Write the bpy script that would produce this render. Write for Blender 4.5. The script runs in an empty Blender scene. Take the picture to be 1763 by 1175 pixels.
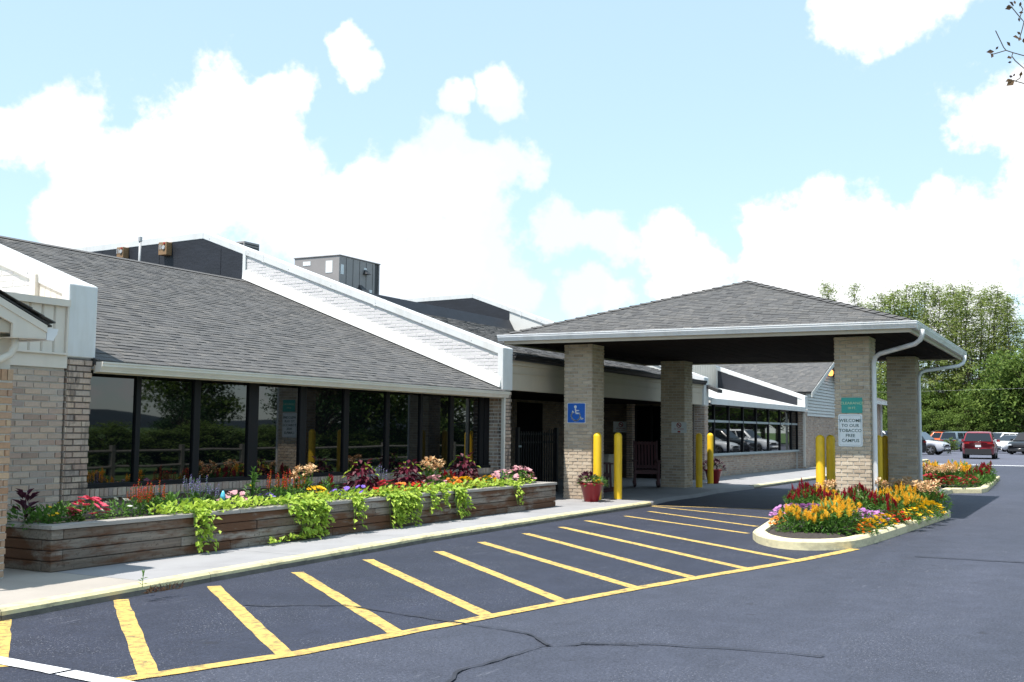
import bpy, math, random
from mathutils import Vector, Matrix

# ------------------------------------------------------------------ camera
W, H = 1763.0, 1175.0                       # size of the photograph
F, YAW, PITCH, ROLL, EYE = 1887.6, math.radians(28.076), math.radians(4.606), math.radians(0.607), 1.40
CAM = Vector((0, 0, EYE))
_c, _s = math.cos, math.sin
FWD = Vector((_c(PITCH)*_c(YAW), _c(PITCH)*_s(YAW), _s(PITCH)))
_r = Vector((_s(YAW), -_c(YAW), 0)); _u = _r.cross(FWD)
RGT = _r*_c(ROLL) + _u*_s(ROLL); UPV = -_r*_s(ROLL) + _u*_c(ROLL)
scene = bpy.context.scene
col = scene.collection
cd = bpy.data.cameras.new("camera"); cam = bpy.data.objects.new("camera", cd); col.objects.link(cam)
cd.sensor_width = 36.0; cd.lens = F*36.0/W; cd.clip_end = 3000; cd.clip_start = 0.1
m = Matrix((RGT, UPV, -FWD)).transposed().to_4x4(); m.translation = CAM
cam.matrix_world = m
scene.camera = cam

def ray(x, y): return (FWD + RGT*((x-W/2)/F) - UPV*((y-H/2)/F)).normalized()
def pxZ(x, y, z=0.0):
    d = ray(x, y); return CAM + d*((z-CAM.z)/d.z)
def pxY(x, y, Y):
    d = ray(x, y); return CAM + d*(Y/d.y)
def pxX(x, y, X):
    d = ray(x, y); return CAM + d*(X/d.x)

# ------------------------------------------------------------------ light
SUN_TRAVEL = Vector((0.385, -0.14, -0.907)).normalized()
to_sun = -SUN_TRAVEL
sd = bpy.data.lights.new("sun", 'SUN'); sun = bpy.data.objects.new("sun", sd); col.objects.link(sun)
sd.energy = 4.4; sd.angle = math.radians(0.53); sd.color = (1.0, 0.955, 0.89)
sun.rotation_euler = SUN_TRAVEL.to_track_quat('-Z', 'Y').to_euler()
sun.location = (0, 0, 60)

vs = scene.view_settings
scene.display_settings.display_device = 'sRGB'
vs.view_transform = 'Standard'; vs.look = 'None'; vs.gamma = 1.0; vs.use_curve_mapping = False
vs.exposure = 0.75

world = bpy.data.worlds.new("World"); scene.world = world; world.use_nodes = True
nt = world.node_tree; N = nt.nodes; L = nt.links; N.clear()
def nd(t, **k):
    n = N.new(t)
    for a, b in k.items(): setattr(n, a, b)
    return n
def mth(op, a, b=None, c=None, clamp=False):
    n = N.new('ShaderNodeMath'); n.operation = op; n.use_clamp = clamp
    for i, v in enumerate((a, b, c)):
        if v is None: continue
        if isinstance(v, (int, float)): n.inputs[i].default_value = v
        else: L.new(v, n.inputs[i])
    return n.outputs[0]
sky = nd('ShaderNodeTexSky', sky_type='NISHITA', sun_disc=False)
sky.sun_elevation = math.asin(to_sun.z); sky.sun_rotation = math.atan2(to_sun.x, to_sun.y)
sky.air_density = 1.0; sky.dust_density = 0.35; sky.ozone_density = 1.4; sky.altitude = 300
tc = nd('ShaderNodeTexCoord')
nz = nd('ShaderNodeTexNoise'); nz.inputs['Scale'].default_value = 13.0; nz.inputs['Detail'].default_value = 11; nz.inputs['Roughness'].default_value = 0.6
L.new(tc.outputs['Generated'], nz.inputs['Vector'])
nz2 = nd('ShaderNodeTexNoise'); nz2.inputs['Scale'].default_value = 3.2; nz2.inputs['Detail'].default_value = 7; nz2.inputs['Roughness'].default_value = 0.58
L.new(tc.outputs['Generated'], nz2.inputs['Vector'])
# cumulus where the photograph shows it: (pixel x, pixel y, radius in pixels)
CLOUDS = [(60,225,62),(130,200,80),(190,185,78),(215,270,110),(300,250,115),(420,235,110),(480,195,72),(520,260,75),(330,345,160),
          (470,360,150),(200,420,150),(600,350,100),(700,345,100),(800,335,92),(870,310,62),(690,440,160),(840,440,90),(880,520,70),(120,400,70),
          (605,85,36),(640,125,34),(775,197,34),(885,185,56),(860,160,40),
          (975,400,68),(1040,400,55),(1150,420,60),
          (1240,440,85),(1330,415,105),(1430,425,105),(1530,425,100),(1640,415,100),(1740,390,80),(1180,490,90),(1450,490,110),(1700,480,115),(1000,510,60),(1310,340,36),(1300,370,50),
          (1480,15,80),(1580,-5,95),(1690,-15,60),
          (1690,225,66),(1745,222,85),(1650,232,40)]
nw = nd('ShaderNodeTexNoise'); nw.inputs['Scale'].default_value = 5.0; nw.inputs['Detail'].default_value = 6; nw.inputs['Roughness'].default_value = 0.6
L.new(tc.outputs['Generated'], nw.inputs['Vector'])
wa = nd('ShaderNodeVectorMath', operation='SUBTRACT'); L.new(nw.outputs['Color'], wa.inputs[0]); wa.inputs[1].default_value = (0.5, 0.5, 0.5)
wb_ = nd('ShaderNodeVectorMath', operation='SCALE'); L.new(wa.outputs[0], wb_.inputs[0]); wb_.inputs['Scale'].default_value = 0.13
wc = nd('ShaderNodeVectorMath', operation='ADD'); L.new(tc.outputs['Generated'], wc.inputs[0]); L.new(wb_.outputs[0], wc.inputs[1]); WARP = wc.outputs[0]
mask = None
for (x, y, rad) in CLOUDS:
    c = ray(x, y); rr = rad/F
    vd = nd('ShaderNodeVectorMath', operation='DISTANCE'); L.new(WARP, vd.inputs[0]); vd.inputs[1].default_value = c
    v = mth('MULTIPLY_ADD', vd.outputs['Value'], -1.0/(rr*0.98), 1.0)
    mask = v if mask is None else mth('SMOOTH_MAX', mask, v, 0.10)
# beyond the frame: the same broken cumulus, from noise
dc = nd('ShaderNodeVectorMath', operation='DISTANCE'); L.new(tc.outputs['Generated'], dc.inputs[0]); dc.inputs[1].default_value = ray(W/2, 400)
far = mth('MULTIPLY_ADD', dc.outputs['Value'], 4.0, -2.3, clamp=True)
gen = mth('MULTIPLY_ADD', nz2.outputs['Fac'], 5.0, -3.15)
gen = mth('MULTIPLY_ADD', mth('SUBTRACT', gen, -1.0), far, -1.0)
mask = mth('MAXIMUM', mask, gen)
dens = mth('ADD', mask, mth('MULTIPLY_ADD', nz.outputs['Fac'], 3.2, -1.52))
rampc = nd('ShaderNodeMapRange'); rampc.interpolation_type = 'SMOOTHSTEP'
rampc.inputs['From Min'].default_value = 0.0; rampc.inputs['From Max'].default_value = 0.44
L.new(dens, rampc.inputs['Value'])
bg1 = nd('ShaderNodeBackground'); bg1.inputs['Strength'].default_value = 0.15
veil = nd('ShaderNodeMix', data_type='RGBA'); veil.inputs[0].default_value = 0.62; L.new(sky.outputs[0], veil.inputs[6]); veil.inputs[7].default_value = (2.9, 3.95, 4.6, 1)   # thin high haze
L.new(veil.outputs[2], bg1.inputs['Color'])
cr = nd('ShaderNodeValToRGB'); cr.color_ramp.elements[0].color = (0.66, 0.74, 0.84, 1); cr.color_ramp.elements[1].color = (0.86, 0.87, 0.88, 1)
cr.color_ramp.elements[0].position = 0.38; cr.color_ramp.elements[1].position = 0.54
L.new(nz2.outputs['Fac'], cr.inputs['Fac'])
bg2 = nd('ShaderNodeBackground'); bg2.inputs['Strength'].default_value = 0.88; L.new(cr.outputs[0], bg2.inputs['Color'])
mx = nd('ShaderNodeMixShader'); L.new(rampc.outputs[0], mx.inputs[0]); L.new(bg1.outputs[0], mx.inputs[1]); L.new(bg2.outputs[0], mx.inputs[2])
wo = nd('ShaderNodeOutputWorld'); L.new(mx.outputs[0], wo.inputs['Surface'])

# ------------------------------------------------------------------ materials
MATS = {}
def mat(name, base, rough=0.6, var=0.12, scale=6.0, bump=0.0, bscale=40.0, spec=0.5, metal=0.0, ramp=None, island=False,
        stretch=None, ior=1.5, transl=0.0, emis=None, coat=0.0, stain=None, detail=5, stain_scale=1.2, speck=None, st=(0.48,0.66)):
    """procedural principled material: colour, cloudy variation, per-piece variation (ramp), stains, bump"""
    mt = bpy.data.materials.new(name); mt.use_nodes = True; MATS[name] = mt
    t = mt.node_tree; n = t.nodes; l = t.links
    b = n['Principled BSDF']; out = n['Material Output']
    b.inputs['Roughness'].default_value = rough; b.inputs['Metallic'].default_value = metal
    b.inputs['IOR'].default_value = ior; b.inputs['Specular IOR Level'].default_value = spec; b.inputs['Coat Weight'].default_value = coat
    tcn = n.new('ShaderNodeTexCoord'); vec = tcn.outputs['Object']
    if stretch:
        mp = n.new('ShaderNodeMapping'); mp.inputs['Scale'].default_value = stretch; l.new(vec, mp.inputs['Vector']); vec = mp.outputs[0]
    colr = None
    if ramp:
        cr = n.new('ShaderNodeValToRGB'); cr.color_ramp.interpolation = 'LINEAR'
        els = cr.color_ramp.elements
        while len(els) < len(ramp): els.new(0.5)
        for i, c in enumerate(ramp):
            els[i].position = i/(len(ramp)-1); els[i].color = (*c, 1)
        g = n.new('ShaderNodeNewGeometry'); oi = n.new('ShaderNodeObjectInfo')
        ad = n.new('ShaderNodeMath'); ad.operation = 'ADD'; l.new(g.outputs['Random Per Island'], ad.inputs[0]); l.new(oi.outputs['Random'], ad.inputs[1])
        fr = n.new('ShaderNodeMath'); fr.operation = 'FRACT'; l.new(ad.outputs[0], fr.inputs[0]); l.new(fr.outputs[0], cr.inputs['Fac'])
        colr = cr.outputs[0]
    ns = n.new('ShaderNodeTexNoise'); ns.inputs['Scale'].default_value = scale; ns.inputs['Detail'].default_value = detail; ns.inputs['Roughness'].default_value = 0.62
    l.new(vec, ns.inputs['Vector'])
    mr = n.new('ShaderNodeMapRange'); mr.inputs['From Min'].default_value = 0.25; mr.inputs['From Max'].default_value = 0.75
    mr.inputs['To Min'].default_value = 1-var; mr.inputs['To Max'].default_value = 1+var; l.new(ns.outputs['Fac'], mr.inputs['Value'])
    mul = n.new('ShaderNodeVectorMath'); mul.operation = 'SCALE'; l.new(mr.outputs[0], mul.inputs['Scale'])
    if colr: l.new(colr, mul.inputs[0])
    else: mul.inputs[0].default_value = base
    cur = mul.outputs[0]
    if speck:                                  # fine light / dark grains: (colour, scale, threshold)
        sn = n.new('ShaderNodeTexNoise'); sn.inputs['Scale'].default_value = speck[1]; sn.inputs['Detail'].default_value = 2
        l.new(tcn.outputs['Object'], sn.inputs['Vector'])
        sr = n.new('ShaderNodeMapRange'); sr.inputs['From Min'].default_value = speck[2]; sr.inputs['From Max'].default_value = speck[2]+0.08; l.new(sn.outputs['Fac'], sr.inputs['Value'])
        mm = n.new('ShaderNodeMath'); mm.operation = 'MULTIPLY'; l.new(sr.outputs[0], mm.inputs[0]); l.new(ns.outputs['Fac'], mm.inputs[1])
        mc = n.new('ShaderNodeMix'); mc.data_type = 'RGBA'; l.new(mm.outputs[0], mc.inputs[0]); l.new(cur, mc.inputs[6]); mc.inputs[7].default_value = (*speck[0], 1); cur = mc.outputs[2]
    if stain:                                  # (colour, amount, stretch)
        sn = n.new('ShaderNodeTexNoise'); sn.inputs['Scale'].default_value = stain_scale; sn.inputs['Detail'].default_value = 6; sn.inputs['Roughness'].default_value = 0.65
        mp2 = n.new('ShaderNodeMapping'); mp2.inputs['Scale'].default_value = stain[2]; l.new(tcn.outputs['Object'], mp2.inputs['Vector'])
        g2 = n.new('ShaderNodeNewGeometry')
        l.new(g2.outputs['Position'], mp2.inputs['Vector']); l.new(mp2.outputs[0], sn.inputs['Vector'])
        sr = n.new('ShaderNodeMapRange'); sr.inputs['From Min'].default_value = st[0]; sr.inputs['From Max'].default_value = st[1]; sr.inputs['To Max'].default_value = stain[1]; l.new(sn.outputs['Fac'], sr.inputs['Value'])
        mc = n.new('ShaderNodeMix'); mc.data_type = 'RGBA'; l.new(sr.outputs[0], mc.inputs[0]); l.new(cur, mc.inputs[6]); mc.inputs[7].default_value = (*stain[0], 1); cur = mc.outputs[2]
    l.new(cur, b.inputs['Base Color'])
    if bump:
        bn = n.new('ShaderNodeTexNoise'); bn.inputs['Scale'].default_value = bscale; bn.inputs['Detail'].default_value = 4; l.new(vec, bn.inputs['Vector'])
        bp = n.new('ShaderNodeBump'); bp.inputs['Strength'].default_value = bump; bp.inputs['Distance'].default_value = 0.02
        l.new(bn.outputs['Fac'], bp.inputs['Height']); l.new(bp.outputs[0], b.inputs['Normal'])
    if emis:
        b.inputs['Emission Color'].default_value = (*emis[0], 1); b.inputs['Emission Strength'].default_value = emis[1]
    if transl:
        tr = n.new('ShaderNodeBsdfTranslucent'); l.new(cur, tr.inputs['Color'])
        ms = n.new('ShaderNodeMixShader'); ms.inputs[0].default_value = transl
        l.new(b.outputs[0], ms.inputs[1]); l.new(tr.outputs[0], ms.inputs[2]); l.new(ms.outputs[0], out.inputs['Surface'])
    return mt

BR = [(0.33,0.235,0.185),(0.47,0.375,0.30),(0.39,0.27,0.215),(0.55,0.45,0.355),(0.34,0.275,0.24),(0.50,0.37,0.275),(0.43,0.35,0.30)]
mat('brick', None, 0.85, 0.14, 30, 0.35, 90, ramp=BR)
mat('brick_stained', None, 0.85, 0.18, 30, 0.35, 90, ramp=BR, stain=((0.035,0.03,0.028), 0.85, (6,6,1.6)), stain_scale=1.6)
mat('brick_column', None, 0.85, 0.12, 30, 0.3, 90, ramp=[(0.48,0.385,0.28),(0.58,0.475,0.355),(0.43,0.335,0.245),(0.63,0.525,0.40),(0.53,0.42,0.305)], stain=((0.22,0.17,0.13), 0.35, (2,2,1)))
mat('brick_orange', None, 0.85, 0.14, 30, 0.35, 90, ramp=[(0.34,0.19,0.11),(0.45,0.29,0.18),(0.38,0.24,0.16),(0.48,0.34,0.22)])
mat('brick_white', (0.63,0.60,0.60), 0.6, 0.05, 14, 0.25, 60)
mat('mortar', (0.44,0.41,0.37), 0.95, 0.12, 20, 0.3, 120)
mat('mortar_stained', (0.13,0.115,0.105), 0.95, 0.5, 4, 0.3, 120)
mat('mortar_pale', (0.58,0.55,0.50), 0.95, 0.1, 20, 0.3, 120)
SH = [(0.088,0.087,0.088),(0.128,0.126,0.124),(0.108,0.107,0.108),(0.155,0.148,0.140),(0.115,0.112,0.109),(0.138,0.135,0.132),(0.098,0.096,0.096)]
mat('shingle', None, 0.92, 0.22, 55, 0.5, 260, ramp=SH, spec=0.25)
mat('shingle_deck', (0.05,0.049,0.048), 0.95, 0.2, 20)
mat('membrane', (0.014,0.016,0.023), 0.6, 0.35, 1.6, 0.25, 7, stretch=(1,1,2.5))
mat('white_metal', (0.66,0.665,0.66), 0.45, 0.05, 2, spec=0.4, stain=((0.50,0.48,0.44), 0.4, (3,3,0.6)))
mat('gutter_white', (0.72,0.72,0.73), 0.4, 0.04, 3, stain=((0.45,0.44,0.42), 0.45, (2,2,0.7)))
mat('gutter_cream', (0.64,0.61,0.55), 0.45, 0.05, 3, stain=((0.46,0.43,0.37), 0.3, (2,2,0.7)))
mat('fascia_beige', (0.47,0.41,0.325), 0.5, 0.05, 2, stain=((0.36,0.31,0.25), 0.3, (1.5,1.5,1.0)))
mat('siding_beige', (0.66,0.60,0.52), 0.5, 0.04, 3, stain=((0.5,0.45,0.38), 0.25, (2,2,0.5)))
mat('siding_white', (0.64,0.63,0.60), 0.5, 0.04, 3)
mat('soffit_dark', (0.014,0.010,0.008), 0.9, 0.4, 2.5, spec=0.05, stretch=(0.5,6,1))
mat('bronze', (0.010,0.010,0.012), 0.5, 0.2, 3, spec=0.2)
mat('glass_dark', (0.003,0.004,0.005), 0.015, 0.0, 1, ior=1.78, spec=0.5)
mat('glass_door', (0.004,0.004,0.005), 0.6, 0.0, 1, spec=0.03)
mat('brick_brown_shade', None, 0.9, 0.14, 30, 0.3, 90, ramp=[(0.16,0.115,0.08),(0.22,0.165,0.115),(0.13,0.095,0.07),(0.20,0.15,0.11)])  # recess brick: browner, with the shade of the recess darkened into its colour
mat('asphalt', (0.044,0.048,0.072), 0.72, 0.30, 0.5, 0.6, 330, spec=0.35, detail=10, speck=((0.30,0.30,0.33), 210, 0.60),
    stain=((0.078,0.082,0.112), 0.6, (0.28,1.1,1)), stain_scale=0.55)
mat('asphalt_lot', (0.11,0.116,0.15), 0.85, 0.12, 0.25, 0.4, 200, spec=0.3)
mat('tar', (0.024,0.026,0.036), 0.8, 0.3, 12)
mat('paint_yellow', (0.64,0.435,0.115), 0.75, 0.16, 9, 0.5, 300, stain=((0.06,0.06,0.065), 0.75, (3,3,3)), stain_scale=5.5, speck=((0.12,0.10,0.06), 150, 0.60))
mat('paint_white', (0.74,0.74,0.74), 0.7, 0.08, 9, 0.4, 300, stain=((0.2,0.2,0.22), 0.5, (3,3,3)), stain_scale=5)
mat('kerb_yellow', (0.68,0.60,0.34), 0.85, 0.14, 5, 0.4, 120, stain=((0.20,0.18,0.14), 0.6, (2,2,5)), stain_scale=3)
mat('kerb_island', (0.72,0.64,0.40), 0.85, 0.12, 5, 0.4, 120, stain=((0.36,0.31,0.2), 0.5, (2,2,5)), stain_scale=2.5)
mat('kerb_face', (0.13,0.12,0.10), 0.95, 0.4, 5, 0.5, 100)
mat('concrete', (0.315,0.31,0.315), 0.9, 0.10, 1.4, 0.35, 160, detail=9, stain=((0.22,0.215,0.215), 0.4, (1,1,1)), stain_scale=1.1)
mat('concrete_tan', (0.37,0.335,0.295), 0.9, 0.10, 1.6, 0.35, 160, detail=9)
mat('grass', (0.065,0.12,0.025), 0.95, 0.45, 0.35, 0.7, 60)
mat('soil', (0.052,0.042,0.036), 0.95, 0.5, 25, 1.0, 70)
mat('timber', None, 0.85, 0.35, 5, 0.7, 22, stretch=(0.5,7,9), ramp=[(0.22,0.185,0.15),(0.32,0.29,0.25),(0.15,0.11,0.08),(0.26,0.23,0.19),(0.12,0.08,0.052)],
    stain=((0.115,0.047,0.018), 0.95, (0.7,1,3.4)), stain_scale=1.25, st=(0.46,0.56), speck=((0.05,0.035,0.025), 30, 0.60))
mat('timber_cap', (0.36,0.335,0.305), 0.85, 0.25, 5, 0.6, 22, stretch=(0.5,7,9))
mat('bollard_yellow', (0.90,0.565,0.02), 0.45, 0.06, 3, spec=0.4, stain=((0.55,0.33,0.03), 0.4, (3,3,1)), stain_scale=4)
mat('pot_red', (0.24,0.007,0.012), 0.35, 0.15, 4, spec=0.5)
mat('sign_blue', (0.015,0.12,0.50), 0.4, 0.03, 5)
mat('sign_green', (0.03,0.33,0.27), 0.45, 0.05, 5)
mat('sign_white', (0.78,0.80,0.80), 0.45, 0.02, 5)
mat('sign_grey', (0.34,0.40,0.42), 0.5, 0.02, 5)
mat('print_dark', (0.075,0.12,0.11), 0.6, 0.02, 5)
mat('print_pale', (0.60,0.72,0.45), 0.6, 0.02, 5)
mat('print_red', (0.36,0.02,0.02), 0.6, 0.02, 5)
mat('print_black', (0.02,0.02,0.02), 0.6, 0.02, 5)
mat('iron_black', (0.012,0.012,0.014), 0.5, 0.1, 5)
mat('chair_red', (0.055,0.006,0.009), 0.55, 0.2, 8)
mat('bin_beige', (0.40,0.36,0.30), 0.7, 0.1, 8)
mat('hvac_grey', (0.30,0.275,0.265), 0.5, 0.08, 3)
mat('hvac_dark', (0.035,0.035,0.038), 0.5, 0.1, 3)
mat('sticker_yellow', (0.75,0.70,0.10), 0.5, 0.02, 5)
mat('box_brown', (0.25,0.15,0.075), 0.7, 0.2, 8)
mat('pipe_grey', (0.42,0.42,0.42), 0.45, 0.1, 8)
mat('lamp_glow', (0.9,0.4,0.1), 0.5, 0, 5, emis=((1.0,0.36,0.07), 2.2))
mat('lamp_iron', (0.05,0.03,0.02), 0.5, 0.1, 5)
mat('bark', (0.10,0.075,0.055), 0.95, 0.4, 8, 0.8, 30, stretch=(1,1,0.3))
mat('rail_wood', (0.22,0.20,0.175), 0.9, 0.3, 6, 0.5, 30)
mat('hill', (0.014,0.026,0.036), 1.0, 0.3, 0.03)
mat('ornament_blue', (0.10,0.45,0.62), 0.2, 0.4, 30)
def leaf(name, a, b, tr=0.35, rough=0.55):
    mid = tuple((p+q)/2 for p, q in zip(a, b))
    return mat(name, None, rough, 0.18, 30, ramp=[a, b, mid, b, a], transl=tr, spec=0.35)
leaf('leaf_green', (0.05,0.135,0.022), (0.13,0.26,0.045))
leaf('leaf_dark', (0.022,0.062,0.018), (0.05,0.11,0.025))
leaf('leaf_lime', (0.20,0.36,0.03), (0.50,0.63,0.09), 0.35)
leaf('leaf_larch', (0.12,0.175,0.04), (0.33,0.39,0.12), 0.5, 0.8)
leaf('leaf_tree', (0.06,0.12,0.024), (0.20,0.28,0.06), 0.45, 0.7)
leaf('leaf_purple', (0.05,0.012,0.03), (0.10,0.025,0.05))
leaf('leaf_burgundy', (0.05,0.004,0.012), (0.125,0.010,0.03), 0.15)
leaf('leaf_brown', (0.06,0.028,0.03), (0.13,0.075,0.035))
leaf('petal_yellow', (0.78,0.40,0.015), (0.92,0.62,0.06), 0.35)
leaf('petal_gold', (0.85,0.50,0.01), (0.90,0.62,0.02), 0.25)
leaf('petal_red', (0.26,0.004,0.018), (0.38,0.012,0.03), 0.2)
leaf('petal_scarlet', (0.55,0.02,0.015), (0.70,0.06,0.02), 0.2)
leaf('petal_crimson', (0.26,0.006,0.018), (0.48,0.02,0.035), 0.2)
leaf('petal_orange', (0.75,0.16,0.02), (0.80,0.28,0.02), 0.2)
leaf('petal_pink', (0.60,0.025,0.085), (0.76,0.13,0.19), 0.25)
leaf('petal_tan', (0.62,0.38,0.19), (0.74,0.52,0.30), 0.2)
leaf('petal_mauve', (0.42,0.13,0.42), (0.62,0.32,0.60), 0.25)
leaf('petal_blush', (0.52,0.16,0.28), (0.76,0.50,0.48), 0.25)
leaf('petal_violet', (0.16,0.08,0.55), (0.30,0.18,0.70), 0.25)
leaf('petal_lavender', (0.24,0.20,0.50), (0.36,0.32,0.62), 0.25)
leaf('petal_white', (0.75,0.75,0.70), (0.82,0.82,0.76), 0.2)
leaf('grass_blade', (0.06,0.12,0.02), (0.12,0.19,0.04))

mat('asphalt_sealed', (0.03,0.03,0.04))
def asphalt(name, base):
    """worn sealed asphalt: grain, grit, scuffs and faint wheel lanes"""
    mt = MATS[name]; t = mt.node_tree; n = t.nodes; l = t.links; n.clear()
    out = n.new('ShaderNodeOutputMaterial'); b = n.new('ShaderNodeBsdfPrincipled'); l.new(b.outputs[0], out.inputs[0]); b.inputs['Specular IOR Level'].default_value = 0.35
    tcn = n.new('ShaderNodeTexCoord')
    def noise(scale, detail=4, rough=0.6, st=None):
        v = tcn.outputs['Object']
        if st: mp = n.new('ShaderNodeMapping'); mp.inputs['Scale'].default_value = st; mp.inputs['Rotation'].default_value = (0,0,0.12); l.new(v, mp.inputs['Vector']); v = mp.outputs[0]
        x = n.new('ShaderNodeTexNoise'); x.inputs['Scale'].default_value = scale; x.inputs['Detail'].default_value = detail; x.inputs['Roughness'].default_value = rough; l.new(v, x.inputs['Vector']); return x.outputs['Fac']
    def rng_(v, a, b_, c, d):
        x = n.new('ShaderNodeMapRange'); x.inputs['From Min'].default_value = a; x.inputs['From Max'].default_value = b_; x.inputs['To Min'].default_value = c; x.inputs['To Max'].default_value = d; l.new(v, x.inputs['Value']); return x.outputs[0]
    def m_(op, a, b_):
        x = n.new('ShaderNodeMath'); x.operation = op
        for i, v in enumerate((a, b_)):
            if isinstance(v, (int, float)): x.inputs[i].default_value = v
            else: l.new(v, x.inputs[i])
        return x.outputs[0]
    lanes = rng_(noise(0.55, 5, 0.6, (0.16,1.0,1)), 0.35, 0.68, 0.88, 1.20)
    blot = rng_(noise(3.4, 8, 0.75), 0.3, 0.7, 0.82, 1.18)
    grain = rng_(noise(48, 4, 0.8), 0.32, 0.68, 0.58, 1.46)
    val = m_('MULTIPLY', m_('MULTIPLY', lanes, blot), grain)
    grit = m_('MULTIPLY', rng_(noise(62, 2, 0.6), 0.62, 0.68, 0, 1), rng_(noise(1.1, 5), 0.44, 0.62, 0.08, 1.0))
    scuff = m_('MULTIPLY', rng_(noise(9, 6, 0.75, (0.35,2.2,1)), 0.60, 0.72, 0, 1), rng_(noise(0.8, 3), 0.48, 0.6, 0, 0.55))
    sc = n.new('ShaderNodeVectorMath'); sc.operation = 'SCALE'; sc.inputs[0].default_value = base; l.new(val, sc.inputs['Scale'])
    mx = n.new('ShaderNodeMix'); mx.data_type = 'RGBA'; l.new(m_('MAXIMUM', grit, scuff), mx.inputs[0]); l.new(sc.outputs[0], mx.inputs[6]); mx.inputs[7].default_value = (0.20,0.205,0.235,1)
    drip = m_('MULTIPLY', rng_(noise(3.2, 3, 0.5), 0.70, 0.76, 0, 0.6), 1.0)
    mx2 = n.new('ShaderNodeMix'); mx2.data_type = 'RGBA'; l.new(drip, mx2.inputs[0]); l.new(mx.outputs[2], mx2.inputs[6]); mx2.inputs[7].default_value = (0.022,0.023,0.03,1)
    l.new(mx2.outputs[2], b.inputs['Base Color']); l.new(rng_(lanes, 0.8, 1.3, 0.62, 0.82), b.inputs['Roughness'])
    bp = n.new('ShaderNodeBump'); bp.inputs['Strength'].default_value = 0.7; bp.inputs['Distance'].default_value = 0.01; l.new(noise(110, 3, 0.7), bp.inputs['Height']); l.new(bp.outputs[0], b.inputs['Normal'])
asphalt('asphalt', (0.049,0.054,0.076))
asphalt('asphalt_sealed', (0.027,0.031,0.049))
# ------------------------------------------------------------------ mesh helpers
class MB:
    def __init__(s): s.v = []; s.f = []
    def add(s, vs, fs):
        o = len(s.v); s.v.extend(tuple(p) for p in vs); s.f.extend(tuple(i+o for i in f) for f in fs); return s
    def box(s, x0, y0, z0, x1, y1, z1):
        return s.add([(x0,y0,z0),(x1,y0,z0),(x1,y1,z0),(x0,y1,z0),(x0,y0,z1),(x1,y0,z1),(x1,y1,z1),(x0,y1,z1)],
                     [(0,3,2,1),(4,5,6,7),(0,1,5,4),(1,2,6,5),(2,3,7,6),(3,0,4,7)])
    def obox(s, o, a, b, c):                    # corner o, three edge vectors (right-handed)
        o, a, b, c = Vector(o), Vector(a), Vector(b), Vector(c)
        return s.add([o, o+a, o+a+b, o+b, o+c, o+a+c, o+a+b+c, o+b+c],
                     [(0,3,2,1),(4,5,6,7),(0,1,5,4),(1,2,6,5),(2,3,7,6),(3,0,4,7)])
    def bar(s, p, q, w, h, up=(0,0,1)):         # beam of section w x h from p to q
        p, q = Vector(p), Vector(q); d = q-p; sd_ = d.cross(Vector(up))
        if sd_.length < 1e-6: sd_ = d.cross(Vector((1,0,0)))
        sd_.normalize(); u = sd_.cross(d).normalized()
        return s.obox(p - sd_*w/2 - u*h/2, d, sd_*w, u*h) if d.cross(sd_).dot(u) > 0 else s.obox(p + sd_*w/2 - u*h/2, d, -sd_*w, u*h)
    def prism(s, pts, ext):                     # closed polygon of 3-D points, extruded by ext
        n = len(pts); e = Vector(ext); a = [Vector(p) for p in pts]; b = [p+e for p in a]
        fs = [tuple(reversed(range(n))), tuple(range(n, 2*n))] + [(i, (i+1) % n, n+(i+1) % n, n+i) for i in range(n)]
        return s.add(a+b, fs)
    def tube(s, pts, r, n=8, caps=True):
        pts = [Vector(p) for p in pts]; rs = r if isinstance(r, (list, tuple)) else [r]*len(pts)
        o = len(s.v); t0 = (pts[1]-pts[0]).normalized(); ref = Vector((0,0,1)) if abs(t0.z) < 0.9 else Vector((1,0,0))
        a = t0.cross(ref).normalized()
        for i, p in enumerate(pts):
            t = (pts[min(i+1, len(pts)-1)] - pts[max(i-1, 0)]).normalized()
            a = (a - t*a.dot(t)).normalized(); b = t.cross(a)
            for k in range(n):
                w = 2*math.pi*k/n; s.v.append(tuple(p + (a*math.cos(w)+b*math.sin(w))*rs[i]))
        for i in range(len(pts)-1):
            for k in range(n):
                k2 = (k+1) % n; s.f.append((o+i*n+k, o+i*n+k2, o+(i+1)*n+k2, o+(i+1)*n+k))
        if caps:
            s.f.append(tuple(o+k for k in reversed(range(n)))); s.f.append(tuple(o+(len(pts)-1)*n+k for k in range(n)))
        return s
    def lathe(s, prof, c=(0,0,0), n=16, axis='Z'):   # prof: (radius, height)
        o = len(s.v); c = Vector(c)
        for r, h in prof:
            for k in range(n):
                w = 2*math.pi*k/n; x, y = r*math.cos(w), r*math.sin(w)
                s.v.append(tuple(c + (Vector((x, y, h)) if axis == 'Z' else Vector((x, h, y)) if axis == 'Y' else Vector((h, x, y)))))
        for i in range(len(prof)-1):
            for k in range(n):
                k2 = (k+1) % n; q = (o+i*n+k, o+i*n+k2, o+(i+1)*n+k2, o+(i+1)*n+k)
                s.f.append(q if axis != 'Y' else tuple(reversed(q)))
        return s
    def quad(s, a, b, c, d): return s.add([a, b, c, d], [(0,1,2,3)])
    def mesh(s, name, material=None, smooth=False):
        me = bpy.data.meshes.new(name); me.from_pydata(s.v, [], s.f); me.update()
        if material: me.materials.append(MATS[material])
        if smooth: me.polygons.foreach_set('use_smooth', [True]*len(me.polygons))
        return me
    def build(s, name, material, parent=None, smooth=False, kind=None, label=None):
        return link(name, s.mesh(name, material, smooth), parent, kind, label)

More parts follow.
